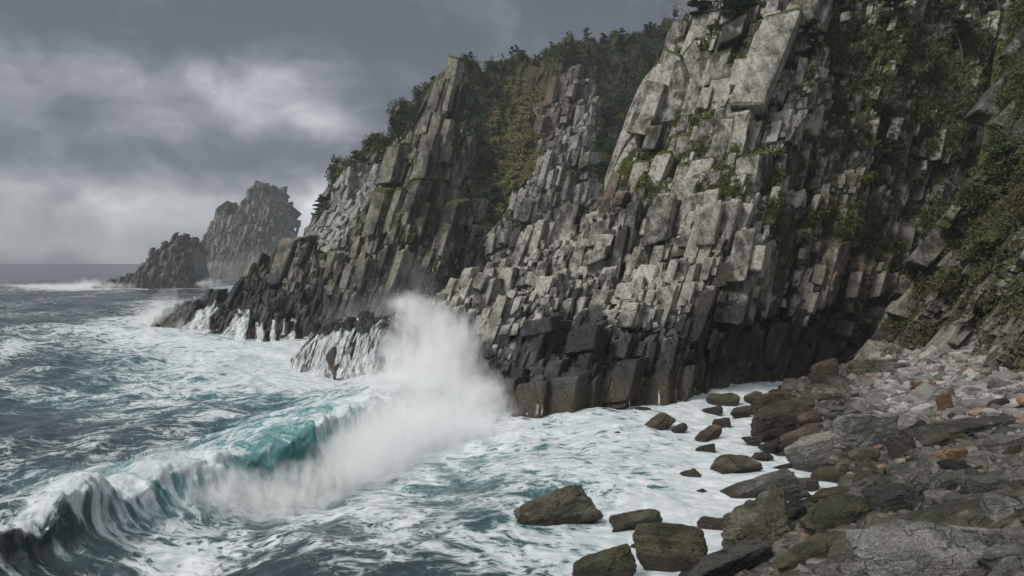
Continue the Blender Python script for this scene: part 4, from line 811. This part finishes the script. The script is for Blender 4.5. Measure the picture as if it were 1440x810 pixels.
c = m.mix(u_, lo_, hi_); c = m.mix(m.M('MULTIPLY', rs_, 0.8), c, m.mix(n1, (0.13, 0.07, 0.035), (0.34, 0.20, 0.11))); c = m.mix(m.mr(n1, 0.4, 0.7, 0, 0.45), c, m.mix(0.5, c, (0.05, 0.048, 0.04)))
link('pebbles', mesh('pebbles', np.concatenate(PV), np.concatenate(PF), [m.out(m.bsdf(c, m.mr(u_, 0, 1, 0.45, 0.8), m.bump(n1, 0.5, 0.05), 0.4))], False, attrs={'pb': ('FLOAT_COLOR', np.concatenate(PA))}),
     'grey pebbles and cobbles filling the beach between the boulders', 'pebbles', None, 'stuff')
print('stones', len(placed), round(time.time()-T0, 1))

# ---------------------------------------------------------------- foliage
def leaf_cloud(C, R, n, size, r, shell=0.35, flat=0.0, asp=2.2):
    """n small leaf faces scattered through each ellipsoid (centre C, radii R)."""
    C, R = np.repeat(C, n, 0), np.repeat(R, n, 0); N = len(C)
    d = r.normal(0, 1, (N, 3)); d /= np.linalg.norm(d, axis=1)[:, None]
    p = C+d*R*(r.random(N)**shell)[:, None]
    a = r.normal(0, 1, (N, 3)); a[:, 2] *= (1-flat); a /= np.linalg.norm(a, axis=1)[:, None]
    b = r.normal(0, 1, (N, 3)); b = np.cross(a, b); b /= np.linalg.norm(b, axis=1)[:, None]
    s_ = (size*np.exp(r.normal(0, .3, N)))[:, None]
    V = np.stack([p-a*s_*asp/2-b*s_*.3, p+b*s_*.5, p+a*s_*asp/2, p-b*s_*.5+a*s_*.1], 1).reshape(-1, 3)
    return V, np.arange(N*4).reshape(-1, 4)
def tube(pts, rad, k=5):
    pts = np.array(pts, float); V = []; n = len(pts)
    for i in range(n):
        d = pts[min(i+1, n-1)]-pts[max(i-1, 0)]; d /= np.linalg.norm(d)+1e-9
        x = np.cross(d, (0.3, 1, 0.1)); x /= np.linalg.norm(x)+1e-9; y = np.cross(d, x)
        for j in range(k): V.append(pts[i]+rad[i]*(x*math.cos(j*6.2832/k)+y*math.sin(j*6.2832/k)))
    Fc = [[i*k+j, i*k+(j+1) % k, (i+1)*k+(j+1) % k, (i+1)*k+j] for i in range(n-1) for j in range(k)]
    return np.array(V), np.array(Fc)
def join(parts):
    V, Fc, off = [], [], 0
    for v, f in parts: V.append(v); Fc.append(f+off); off += len(v)
    return np.concatenate(V), np.concatenate(Fc)
def foliage_mat(name, a, b, c):
    m = NT(name); P = m.n('NewGeometry').outputs['Position']; oi = m.n('ObjectInfo').outputs['Random']
    n = m.noise(P, 0.5, 4, 0.6); n2 = m.noise(P, 3.0, 3, 0.6)
    col = m.mix(m.mr(m.M('ADD', n, m.M('MULTIPLY', m.M('SUBTRACT', oi, .5), .35)), 0.3, 0.7), a, b); col = m.mix(m.mr(n2, 0.5, 0.75, 0, .7), col, c)
    return m.out(m.bsdf(col, 0.7, None, 0.25))
M_pine = foliage_mat('pine_needles', (0.02, 0.036, 0.016), (0.042, 0.066, 0.026), (0.075, 0.095, 0.038))
M_bark = foliage_mat('bark', (0.07, 0.06, 0.05), (0.13, 0.115, 0.10), (0.05, 0.04, 0.035))
M_dead = foliage_mat('bare_wood', (0.16, 0.145, 0.13), (0.30, 0.28, 0.26), (0.10, 0.09, 0.08))
def pine(seed, h=6.0, nleaf=60, leaf=0.30, lean=0.0, pads=9, spread=0.42):
    r = np.random.default_rng(seed); top = np.array([lean*h, r.normal(0, .04)*h, h])
    ctr = [np.array([0, 0, -0.6]), np.array([lean*h*.2+r.normal(0, .15), r.normal(0, .15), h*.35]), np.array([lean*h*.7, r.normal(0, .2), h*.7]), top]
    parts = [tube(ctr, [0.030*h, 0.024*h, 0.015*h, 0.005*h], 6)]; C, R = [], []
    for k in range(pads):
        f = 0.36+0.64*(k+0.5)/pads+r.normal(0, .03); f = min(f, 1.0); base = np.array([np.interp(f, [0, .35, .7, 1], [c[i] for c in ctr]) for i in range(3)])
        a = r.uniform(0, 6.28); L = h*spread*(1.15-f*0.85)*r.uniform(.6, 1.15)
        tip = base+np.array([math.cos(a)*L, math.sin(a)*L, h*r.uniform(-.02, .09)])
        parts.append(tube([base, (base+tip)/2+np.array([0, 0, .03*h]), tip], [0.010*h, 0.007*h, 0.003*h], 4))
        for q in (0.45, 0.8, 1.0):
            C.append(base+(tip-base)*q+np.array([0, 0, .04*h])+r.normal(0, .02*h, 3)); R.append(np.array([.16, .16, .04])*h*r.uniform(.7, 1.2))
    C.append(top); R.append(np.array([.13, .13, .07])*h)
    V, Fq = leaf_cloud(np.array(C), np.array(R), nleaf, leaf, r, 0.4, 0.55)
    return join(parts), (V, Fq)
def hill_pine_mesh(seed):
    (tv, tf), (lv, lf) = pine(seed, 6.0, 60, 0.20, [0, .1, -.08, .15, 0][seed % 5], 9, [.36, .45, .4, .5, .34][seed % 5])
    V, Fq = join([(tv, tf), (lv, lf)])
    return mesh('pine_tree', V, Fq, [M_bark, M_pine], False, np.r_[np.zeros(len(tf)), np.ones(len(lf))])
R_ = RELIEF['hill']; G, U, V_ = R_['G'], R_['U'], R_['V']; nvh = R_['nv']
fm = blobs([(880, 120, 80, 130, 1.2), (850, 260, 40, 110, 1.0), (690, 260, 22, 80, 1.2), (690, 110, 50, 40, 1.1), (600, 120, 60, 30, 1.0), (540, 175, 40, 16, 0.9), (480, 222, 30, 12, 0.7), (440, 280, 12, 14, 0.4), (950, 60, 60, 80, 1.2), (790, 62, 80, 18, 1.0), (730, 90, 50, 16, 0.8), (640, 200, 40, 80, .9), (728, 200, 36, 100, -1.3), (750, 120, 24, 40, -.9), (440, 285, 12, 14, .9), (460, 246, 14, 12, 1.0), (485, 217, 18, 11, 1.0), (515, 192, 20, 11, 1.0), (547, 165, 22, 13, 1.0), (577, 135, 20, 16, 1.0)], U, V_)
Uf, Vf, Pf, W = U[:nvh].ravel(), V_[:nvh].ravel(), G[:nvh].reshape(-1, 3), np.clip(fm[:nvh].ravel(), 0, 1)
r = np.random.default_rng(21)
ok = np.flatnonzero(W > 0.5)
q = ok[r.integers(0, len(ok), 4200)]
cl, fl = leaf_cloud(Pf[q]+np.array([0, 0, 0.9]), np.stack([r.uniform(1.0, 2.3, len(q)), r.uniform(1.0, 2.3, len(q)), r.uniform(.4, 1.1, len(q))], -1), 44, 0.26, r, .4, .4)
link('forest', mesh('forest', cl, fl, [M_pine]), 'dark evergreen wood covering the hillside', 'forest', None, 'stuff')
q2 = np.flatnonzero((W > 0.12) & (W < 0.7)); q2 = q2[r.integers(0, len(q2), 2600)]
M_scrub = foliage_mat('hill_scrub', (0.065, 0.085, 0.03), (0.11, 0.125, 0.045), (0.15, 0.125, 0.065))
q3 = np.flatnonzero(blobs([(730, 200, 50, 90, 1.0), (700, 320, 30, 60, .6), (530, 240, 40, 40, .3)], Uf, Vf) > .35); q3 = q3[r.integers(0, len(q3), 2600)]
cl, fl = leaf_cloud(Pf[q2]+np.array([0, 0, 0.3]), np.stack([r.uniform(.6, 1.6, len(q2)), r.uniform(.6, 1.6, len(q2)), r.uniform(.3, .7, len(q2))], -1), 18, 0.30, r, .4, .2)
link('hill_scrub', mesh('hill_scrub', cl, fl, [M_scrub]), 'yellow-green grass and scrub on the hill slopes', 'scrub', None, 'stuff')
cl, fl = leaf_cloud(Pf[q3]+np.array([0, 0, 0.2]), np.stack([r.uniform(.8, 1.8, len(q3)), r.uniform(.8, 1.8, len(q3)), r.uniform(.25, .5, len(q3))], -1), 22, 0.22, r, .4, .2)
link('hill_grass', mesh('hill_grass', cl, fl, [foliage_mat('hill_grass', (0.15, 0.155, 0.055), (0.26, 0.24, 0.10), (0.28, 0.22, 0.13))]), 'pale yellow-green grass on the steep slope of the gully behind the spire', 'grass', None, 'stuff')
PM5 = [hill_pine_mesh(40+k) for k in range(7)]
crest_i = np.arange(len(R_['uu'])); put = []
def place_pine(p, sc, label, group):
    o = link('pine_tree', PM5[int(r.integers(7))], label, 'tree', group); o.location = p; o.scale = (sc,)*3; o.rotation_euler = (0, 0, r.uniform(0, 6.28)); return o
for k in range(70):                                              # along the skyline
    i = int(r.integers(0, len(R_['uu']))); uu_ = R_['uu'][i]
    if uu_ < 430 or uu_ > 985 or r.random() > (0.35 if uu_ < 530 else 1): continue
    place_pine(G[nvh-1, i]+np.array([0, 0, -.5]), r.uniform(.3, .65) if uu_ > 660 else r.uniform(.18, .36), 'dark pine standing on the skyline of the far hill among others', 'pines along the skyline of the hill')
okw = np.flatnonzero((W > 0.55) & ((Uf > 600) | (rng.random(len(Uf)) < .6))); n_ = 0
while n_ < 225:
    i = int(okw[r.integers(len(okw))])
    if any(abs(Uf[i]-a)+abs(Vf[i]-b) < 7 for a, b in put[-400:]): put.append((-99, -99)) if False else None
    place_pine(Pf[i]+np.array([0, 0, -.4]), r.uniform(.5, 1.0), 'dark pine crowded among others on the hillside below the skyline', 'pines covering the hillside'); n_ += 1

# pines that cling to the near cliff
CL = [RELIEF['cliff']] if False else None
def on_face(u, v, lift=0.0, who=None):
    best = None
    for nm, R in RELIEF.items():
        if who and not nm.startswith(who): continue
        d = (R['U'][:R['nv']]-u)**2+(R['V'][:R['nv']]-v)**2; k = np.unravel_index(np.argmin(d), d.shape)
        if d[k] < 30:
            p = R['G'][k]
            if best is None or p[1] < best[1]: best = p
    return best+np.array([0, -lift, 0])
for k, (u, v, h, ln, lab) in enumerate([(1022, 66, 5.2, .15, 'largest dark pine on the cliff shoulder, below the skyline twigs'), (1058, 34, 4.6, -.2, 'flat-topped pine near the top edge left of the great leaning slab'), (990, 40, 3.6, -.3, 'wind-bent pine at the left corner of the cliff top'),
        (1142, 112, 4.2, -.25, 'spreading pine growing from a crack right of the great leaning slab'), (1250, 232, 3.4, .1, 'small bluish pine in the middle of the green gully'), (1258, 66, 4.6, -.2, 'pine with a crooked pale trunk high in the gully'),
        (1438, 252, 4.6, -.2, 'dark pine cut by the right edge'), (1350, 92, 6.0, -.2, 'broad dark pine under the bare branches at the top right'), (1405, 45, 6.5, -.1, 'tall dark pine in the top right corner'), (1310, 40, 5.5, .1, 'dark pine at the top of the gully among bare branches'),
        (1385, 130, 3.5, -.1, 'small pine on the green slope right of the gully'), (1180, 30, 3.2, -.2, 'small pine near the top edge over the dark beds')]):
    p = on_face(u, v, 0.2); root = bpy.data.objects.new('pine_tree', None); COL.objects.link(root); root['label'] = lab; root['category'] = 'tree'; root['group'] = 'pines clinging to the cliff'
    root.location = p
    (tv, tf), (lv, lf) = pine(80+k, h, 150, 0.11, ln, 10, 0.55)
    link('trunk', mesh('trunk', tv, tf, [M_bark]), parent=root); link('crown', mesh('crown', lv, lf, [M_pine]), parent=root)
# bare trees and twigs
def bare(seed, h):
    r = np.random.default_rng(seed); parts = []
    def grow(p, d, L, rad, lv):
        pts, rr = [p], [rad]
        for i in range(4):
            d = d+r.normal(0, .28, 3); d /= np.linalg.norm(d); p = p+d*L/4; pts.append(p); rr.append(rad*(1-.16*(i+1)))
            if lv < 3 and i > 0:
                for _ in range(2 if lv else 2):
                    e_ = d+r.normal(0, .75, 3)+np.array([0, -.1, .15]); e_ /= np.linalg.norm(e_); grow(p, e_, L*r.uniform(.45, .75), rad*.5, lv+1)
        parts.append(tube(pts, rr, 4))
    grow(np.array([0, 0, -.3]), np.array([r.normal(0, .4), -.4, .9]), h*.55, 0.022*h, 0)
    return join(parts)
M_grass = foliage_mat('ledge_grass', (0.05, 0.075, 0.016), (0.11, 0.12, 0.035), (0.17, 0.145, 0.065))
M_shrub = foliage_mat('gully_shrub', (0.04, 0.058, 0.018), (0.095, 0.095, 0.036), (0.18, 0.14, 0.085))
# rounded shrubs one can tell apart
for k, (u, v, w_, lab) in enumerate([(1205, 262, 1.5, 'bright green shrub on the dark beds left of the gully'), (1228, 150, 1.7, 'dark shrub under a pale rock face high in the gully'), (1300, 180, 1.9, 'yellow-green bush in the middle of the gully slope'), (1275, 290, 1.6, 'low olive bush over the brown overhang'), (1340, 205, 1.8, 'grassy green clump below the bleached branch'),
        (1325, 260, 1.5, 'small green bush at the top edge of the right buttress'), (1395, 300, 1.5, 'green tuft-like bush on the crest of the right buttress'), (1418, 172, 2.0, 'wide bush on the slope above the right buttress'), (1130, 262, 1.3, 'green shrub rooted in a crack of the pale beds'), (1088, 218, 1.1, 'little shrub under the foot of the great leaning slab'),
        (1262, 380, 1.3, 'small shrub hanging over the dark cave mouth'), (1390, 400, 1.1, 'single green tuft on the bare face of the right buttress')]):
    rr = np.random.default_rng(600+k); n_ = 7
    C_ = rr.normal(0, .36, (n_, 3))*w_*np.array([1, .7, .5])
    V, Fq = leaf_cloud(C_, np.ones((n_, 3))*np.array([.42, .42, .32])*w_, 150, 0.075, rr, .5, .1, 3.0)
    o = link('shrub', mesh('shrub', V, Fq, [(M_grass, M_shrub, M_pine)[k % 3]]), lab, 'shrub', 'shrubs in the gully'); o.location = on_face(u, v, 0.7)
for k, (u, v, h, lab) in enumerate([(965, 22, 5.0, 'leafless twiggy bush on the skyline at the cliff corner'), (1290, 80, 5.5, 'bare grey branches hanging over the gully, left of the top right pines'), (1335, 60, 6.0, 'pale bare tree at the top of the green gully'), (1318, 148, 3.4, 'small bleached dead branch in the middle of the gully'),
        (1375, 235, 4.5, 'grey leafless thicket above the right buttress'), (1360, 285, 4.0, 'leafless shrub over the upper edge of the right buttress'), (1405, 215, 4.5, 'grey bare bush near the right edge'), (1020, 12, 4.5, 'bare twigs among pines at the cliff top'), (1268, 110, 2.6, 'pale forked dead trunk on the gully wall')]):
    o = link('bare_tree', mesh('bare_tree', *bare(60+k, h), [M_dead]), lab, 'bare tree', 'leafless trees on the cliff'); o.location = on_face(u, v, 0.3)
# grass and shrubs rooted in the ledges
def tufts(where, n, R, leaves, size, seed, wmin=0.5, flat=-0.2, area=None):
    r = np.random.default_rng(seed); Cs = []
    for R_2 in where:
        ms = R_2['moss'][:R_2['nv']].ravel(); g = R_2['G'][:R_2['nv']].reshape(-1, 3); uu_, vv_ = R_2['U'][:R_2['nv']].ravel(), R_2['V'][:R_2['nv']].ravel()
        w = (ms > wmin)*1.0 if area is None else blobs(area, uu_, vv_)
        w = np.clip(w, 0, 1)*np.clip(fbm(g, 0.30, 3)*5+0.55, 0.04, 1); w = w/w.sum()
        Cs.append(g[r.choice(len(g), n, p=w)])
    C = np.concatenate(Cs)+np.array([0, -0.35, 0.1]); k = np.exp(r.normal(0, .35, len(C)))[:, None]
    return leaf_cloud(C, np.array(R)*k*np.ones((len(C), 3)), leaves, size, r, .5, flat, 4.5)
v_, f_ = tufts([CLIFF_MAIN], 4200, (.42, .36, .24), 40, 0.055, 3, area=[(1000, 235, 60, 40, .9), (920, 245, 40, 30, .8), (1040, 60, 50, 60, .7), (960, 190, 50, 50, .8), (930, 130, 30, 60, .5), (1040, 290, 30, 20, .5), (1110, 290, 40, 60, .5), (960, 90, 30, 60, .5), (880, 262, 30, 14, .8), (1180, 250, 40, 110, .35), (1060, 300, 30, 20, .4)])
link('ledge_grass', mesh('ledge_grass', v_, f_, [M_grass]), 'tufts of green grass growing on the cliff ledges', 'grass', None, 'stuff')
v_, f_ = tufts([CLIFF_MAIN, CLIFF_RIGHT], 4800, (.75, .75, .5), 60, 0.085, 4, area=[(1290, 230, 90, 150, 1.0), (1330, 70, 130, 90, 1.0), (1410, 250, 70, 60, 1.0), (1440, 120, 70, 110, .8), (1230, 330, 40, 70, .6), (1200, 90, 40, 90, .4), (1350, 300, 40, 40, .9), (1400, 320, 60, 40, .5), (1440, 380, 40, 50, .2), (1150, 40, 40, 60, .4), (1120, 280, 40, 60, .3)])
link('shrubs', mesh('shrubs', v_, f_, [M_shrub]), 'low green and brown scrub hanging in the gully', 'undergrowth', None, 'stuff')
print('plants', round(time.time()-T0, 1))

# ---------------------------------------------------------------- water running off the rocks
m = NT('falling_water'); P = m.n('NewGeometry').outputs['Position']; uvw = m.n('Attribute', _attribute_name='fl').outputs['Vector']
sx_ = m.n('SeparateXYZ', Vector=uvw).outputs
n1 = m.noise(m.mapv(uvw, sc=(1.0, 0.30, 0.0)), 3.4, 6, 0.7)
al = m.M('MULTIPLY', m.mr(n1, 0.40, 0.62), m.mr(m.M('ABSOLUTE', sx_[2]), 0.05, 1.0, 1, 0))
tr = m.n('BsdfTransparent'); df = m.bsdf((0.72, 0.76, 0.77), 0.6, None, 0.2)
mx = m.n('MixShader', i0=m.M('MULTIPLY', al, 0.85), i1=tr.outputs[0], i2=df)
M_fall = m.out(mx.outputs[0])
def cascade(streams, R, label, seed, lift, ex=1.2, group='white water running off the rocks', name='cascade'):
    r = np.random.default_rng(seed); VV, FF, AA, off = [], [], [], 0
    U_, V2, G_ = R['U'][:R['nv']], R['V'][:R['nv']], R['G'][:R['nv']]
    for (u0, v0, u1, v1, wpx) in streams:
        n = 12; t = np.linspace(0, 1, n); uu_ = u0+(u1-u0)*t**ex+0.12*wpx*np.sin(t*8+u0); vv_ = v0+(v1-v0)*t
        ci = np.clip(np.searchsorted(R['uu'], uu_), 0, U_.shape[1]-1)
        pts = []
        for c_, v_ in zip(ci, vv_):
            k = np.argmin(np.abs(V2[:, c_]-v_)); pts.append(G_[k, c_])
        pts = np.array(pts); Yl = np.minimum.accumulate(pts[:, 1]); sp_ = np.convolve(np.r_[Yl[0], Yl, Yl[-1]], [.25, .5, .25], 'valid')-lift
        pt = at(uu_, vv_, sp_); pt[:, 2] = np.maximum(pt[:, 2], -0.4)
        w_ = wpx/F*sp_*(0.75+0.7*t)*0.5
        for q, (o_, b_) in enumerate(((-1, 0), (-.5, .3), (0, .42), (.5, .3), (1, 0))):
            VV.append(pt+np.stack([o_*w_, -b_*w_, 0*w_], -1)); AA.append(np.stack([o_*w_*1.2+r.uniform(0, 90)*0+u0*.3, -pt[:, 2]*1.0+off*.01, 0*w_+o_*1.0], -1))
        i = np.arange(5*n).reshape(5, n); FF.append(np.stack([i[:-1, :-1], i[:-1, 1:], i[1:, 1:], i[1:, :-1]], -1).reshape(-1, 4)+off); off += 5*n
    return link(name, mesh(name, np.concatenate(VV), np.concatenate(FF), [M_fall], True, attrs={'fl': ('FLOAT_VECTOR', np.concatenate(AA))}), label, 'cascade', group)
r = np.random.default_rng(77)
RS, RL, RC = RELIEF['headland_spire'], RELIEF['ledge_rock'], CLIFF_MAIN
cascade([(300+r.uniform(-28, 8), 424+r.uniform(-8, 14), 268+r.uniform(-14, 22), 462+r.uniform(0, 8), r.uniform(5, 12)) for _ in range(14)], RS, 'white cascade sheeting off the seaward tip of the dark ledges', 1, 3.4)
cascade([(345+r.uniform(-14, 6), 440+r.uniform(-6, 12), 316+r.uniform(-22, 26), 486, r.uniform(6, 14)) for _ in range(16)], RS, 'widest white cascade spilling from the middle of the dark ledges', 2, 3.4)
cascade([(366+r.uniform(-4, 4), 455+r.uniform(-3, 6), 362+r.uniform(-8, 8), 487, r.uniform(5, 10)) for _ in range(5)], RS, 'small fan of water between the widest cascade and the thin twin falls', 3, 3.4)
cascade([(384+r.uniform(-3, 3), 446+r.uniform(0, 6), 381+r.uniform(-7, 6), 485, r.uniform(4, 8)) for _ in range(4)], RS, 'thin bright waterfall in the middle of the dark ledge wall', 4, 3.4)
cascade([(408+r.uniform(-8, 8), 446+r.uniform(0, 8), 402+r.uniform(-12, 14), 485, r.uniform(4, 9)) for _ in range(8)], RS, 'cluster of thin falls at the right end of the ledges, next to the black rock', 5, 2.2)
cascade([(u_, np.interp(u_, [420, 450, 480, 520, 560], [482, 458, 449, 444, 450])+r.uniform(0, 14), u_-26+r.uniform(-7, 7), 530+r.uniform(-6, 2), r.uniform(3, 12)) for u_ in r.uniform(428, 562, 54)], RL, 'broad white cascade combing down the low black rock', 6, 0.9, 0.65)
cascade([(u_, 494+r.uniform(0, 14), u_-r.uniform(-8, 12), 532, r.uniform(5, 10)) for u_ in r.uniform(468, 560, 24)], RL, 'lower apron of white water at the foot of the low black rock', 7, 1.3)
for u_, b_, h_ in [(742, 583, 14), (756, 583, 34), (763, 583, 18), (799, 583, 20), (840, 577, 24), (886, 575, 26), (927, 572, 24), (978, 566, 20)]:
    cascade([(u_, b_-h_, u_-1.0, b_, r.uniform(2.4, 4.0))], RC, 'thin white trickle draining down the foot of the main cliff', 8, 1.6, group='trickles along the foot of the main cliff', name='water_trickle')

# ---------------------------------------------------------------- spray thrown up by the breaking wave
def spray(label, puffs, dens, nscale, thr, seed, burst=None):
    """drops in the air: a volume whose density swells round each puff and is torn by noise"""
    cs = []
    for (u, v, Y, ru, rv, rY, w) in puffs: cs.append((*pz(u, v, Y), ru/F*Y, rY, rv/F*Y, w))
    cs = np.array(cs); lo = (cs[:, :3]-1.9*cs[:, 3:6]).min(0); hi = (cs[:, :3]+1.9*cs[:, 3:6]).max(0); lo[2] = max(lo[2], -0.6)
    m = NT('spray'); P = m.n('NewGeometry').outputs['Position']
    wv_ = m.VM('SUBTRACT', m.noise(P, nscale*0.8, 3, 0.6, 0, 1), (0.5, 0.5, 0.5)); wv2 = m.VM('SUBTRACT', m.noise(P, nscale*3.0, 3, 0.6, 0, 1), (0.5, 0.5, 0.5)); Q = m.VM('ADD', m.VM('ADD', P, m.VM('SCALE', wv_, 1.9/nscale)), m.VM('SCALE', wv2, 0.45/nscale))
    acc = 0.0
    for c in cs:
        d = m.VM('MULTIPLY', m.VM('SUBTRACT', Q, tuple(c[:3])), tuple(1/c[3:6])); r2 = m.VM('DOT_PRODUCT', d, d, 1)
        acc = m.M('ADD', acc, m.M('MULTIPLY', m.M('EXPONENT', m.M('MULTIPLY', r2, -1.3)), float(c[6])))
    n = m.noise(m.mapv(P, rot=(0, 0.5, 0.3), sc=(1.2, 1, 0.45)), nscale*2.2, 6, 0.68)
    if burst:
        R_3 = m.VM('SUBTRACT', Q, tuple(pz(*burst))); ln = m.VM('LENGTH', R_3, (0, 0, 0), 1); dr = m.VM('SCALE', m.VM('NORMALIZE', R_3), 7.0)
        rn_ = m.noise(m.VM('ADD', dr, m.n('CombineXYZ', X=m.M('MULTIPLY', ln, 0.12), Y=0.0, Z=m.M('MULTIPLY', ln, 0.12)).outputs[0]), 1.6, 5, 0.62)
        n = m.M('ADD', m.M('MULTIPLY', n, 0.45), m.M('MULTIPLY', rn_, 0.55))
    de = m.M('SUBTRACT', m.M('MULTIPLY', acc, m.mr(n, 0.34, 0.64, 0.05, 1.6, False)), thr)
    de = m.M('MULTIPLY', m.M('MAXIMUM', de, 0.0), dens)
    vol = m.n('VolumePrincipled', Density=de, Anisotropy=0.0); vol.inputs['Color'].default_value = (0.996, 0.997, 0.998, 1)
    mt = m.out(vol.outputs[0], True)
    V = np.array([[lo[0] if i & 1 == 0 else hi[0], lo[1] if i & 2 == 0 else hi[1], lo[2] if i & 4 == 0 else hi[2]] for i in range(8)])
    return link('sea_spray', mesh('sea_spray', V, [(0, 2, 3, 1), (4, 5, 7, 6), (0, 1, 5, 4), (2, 6, 7, 3), (0, 4, 6, 2), (1, 3, 7, 5)], [mt]), label, 'spray', None, 'stuff')
spray('tall white plume of spray bursting against the cliff', [(572, 425, 69, 26, 16, 2.0, .8), (600, 452, 68, 46, 36, 2.6, .9), (585, 500, 67, 56, 42, 3, .9), (640, 490, 66.5, 42, 46, 3, .8), (625, 545, 65, 62, 40, 3, 1.0), (670, 560, 64, 46, 30, 3, .9), (705, 580, 62, 28, 16, 2, .7), (560, 540, 64, 50, 30, 3, .7)], 0.9, 0.50, 0.17, 1, (630, 640, 66.5))
spray('rolling white mist along the front of the breaking wave', [(235, 650, 37.8, 46, 20, 1.5, .7), (310, 690, 37.8, 50, 30, 1.8, .9), (365, 712, 38.5, 60, 34, 2.2, 1.0), (440, 695, 41, 60, 42, 2.4, 1.0), (490, 660, 44, 62, 50, 2.6, 1.0), (530, 630, 48.5, 64, 50, 3, 1.1), (580, 600, 54, 70, 52, 3, 1.1), (640, 605, 57, 60, 34, 3, 1.0), (150, 664, 34.5, 60, 16, 1.1, .65), (60, 702, 31.5, 50, 16, 1.0, .5), (500, 730, 41, 50, 14, 2, .4)], 1.3, 0.75, 0.15, 2)
spray('small burst of spray off the seaward tip of the ledges', [(240, 432, 148, 16, 20, 4, 1.0), (222, 444, 148, 26, 12, 5, 1.0), (255, 448, 140, 22, 12, 5, .8)], 0.40, 0.16, 0.15, 3)
spray('thin mist drifting at the foot of the spire', [(520, 440, 116, 60, 34, 5, .8), (590, 400, 120, 44, 40, 4, .6), (460, 455, 112, 36, 22, 4, .5)], 0.05, 0.10, 0.10, 4)
spray('low white surf breaking on the near sea stack and the tip of the ledges', [(130, 400, 372, 26, 5, 14, 1.0), (165, 404, 360, 30, 4, 10, .8), (292, 400, 372, 16, 6, 12, .9), (215, 450, 150, 40, 8, 8, .8), (330, 486, 112, 40, 7, 3, .8), (405, 486, 112, 26, 6, 3, .7), (460, 528, 80, 50, 9, 2, .8), (530, 530, 80, 40, 10, 2, .8)], 0.2, 0.16, 0.15, 6)
spray('haze of blown spray round the foot of the far sea stacks', [(330, 378, 560, 60, 18, 40, .8), (300, 392, 450, 60, 10, 40, .7)], 0.012, 0.02, 0.10, 5)
print('all', round(time.time()-T0, 1))

# ---------------------------------------------------------------- sea air
HAZE = 0.00022
m = NT('sea_air'); vol = m.n('VolumePrincipled', Density=HAZE, Anisotropy=0.2); vol.inputs['Color'].default_value = (0.93, 0.96, 1.0, 1)
lo, hi = (-900, -60, -7), (700, 1000, 150)
V = np.array([[lo[0] if i & 1 == 0 else hi[0], lo[1] if i & 2 == 0 else hi[1], lo[2] if i & 4 == 0 else hi[2]] for i in range(8)])
link('haze', mesh('haze', V, [(0, 2, 3, 1), (4, 5, 7, 6), (0, 1, 5, 4), (2, 6, 7, 3), (0, 4, 6, 2), (1, 3, 7, 5)], [m.out(vol.outputs[0], True)]), 'thin grey sea haze over the whole bay', 'haze', None, 'stuff')

# drops flung from the crest and the burst
r = np.random.default_rng(90); pts = []
for (u, v, Y, su, sv, n) in [(585, 430, 69, 34, 20, 500), (640, 480, 66, 46, 44, 700), (690, 560, 64, 30, 24, 350), (560, 470, 68, 24, 40, 300)]:
    pts.append(at(u+r.normal(0, su, n), v+r.normal(0, sv, n), Y+r.normal(0, 1.2, n)))
k = r.integers(1, len(CP)-1, 1500); f = r.random(1500)[:, None]; c = CP[k]*(1-f)+CP[np.minimum(k+1, len(CP)-1)]*f
c[:, 2] = c[:, 2]*0.95+np.abs(r.normal(0, .45, 1500)); c[:, 0] += r.normal(0.3, .9, 1500); c[:, 1] += r.normal(0, .7, 1500); pts.append(c)
pts = np.concatenate(pts); pts = pts[pts[:, 2] > 0.2]; dv_, df_ = ICO[2][0][:12], None
tv = np.array([(0, 0, 1.6), (.5, 0, 0), (-.25, .43, 0), (-.25, -.43, 0), (0, 0, -.6)]); tf = np.array([(0, 1, 2), (0, 2, 3), (0, 3, 1), (4, 2, 1), (4, 3, 2), (4, 1, 3)])
sz = r.uniform(.012, .045, len(pts))*np.exp(r.normal(0, .3, len(pts)))
V = pts[:, None]+tv[None]*sz[:, None, None]; m = NT('water_drop')
link('spray_drops', mesh('spray_drops', V.reshape(-1, 3), (tf[None]+(np.arange(len(pts))*5)[:, None, None]).reshape(-1, 3), [m.out(m.bsdf((0.8, 0.83, 0.84), 0.3, None, .4))]), 'fine white drops flung from the breaking crest and the burst of spray', 'spray', None, 'stuff')
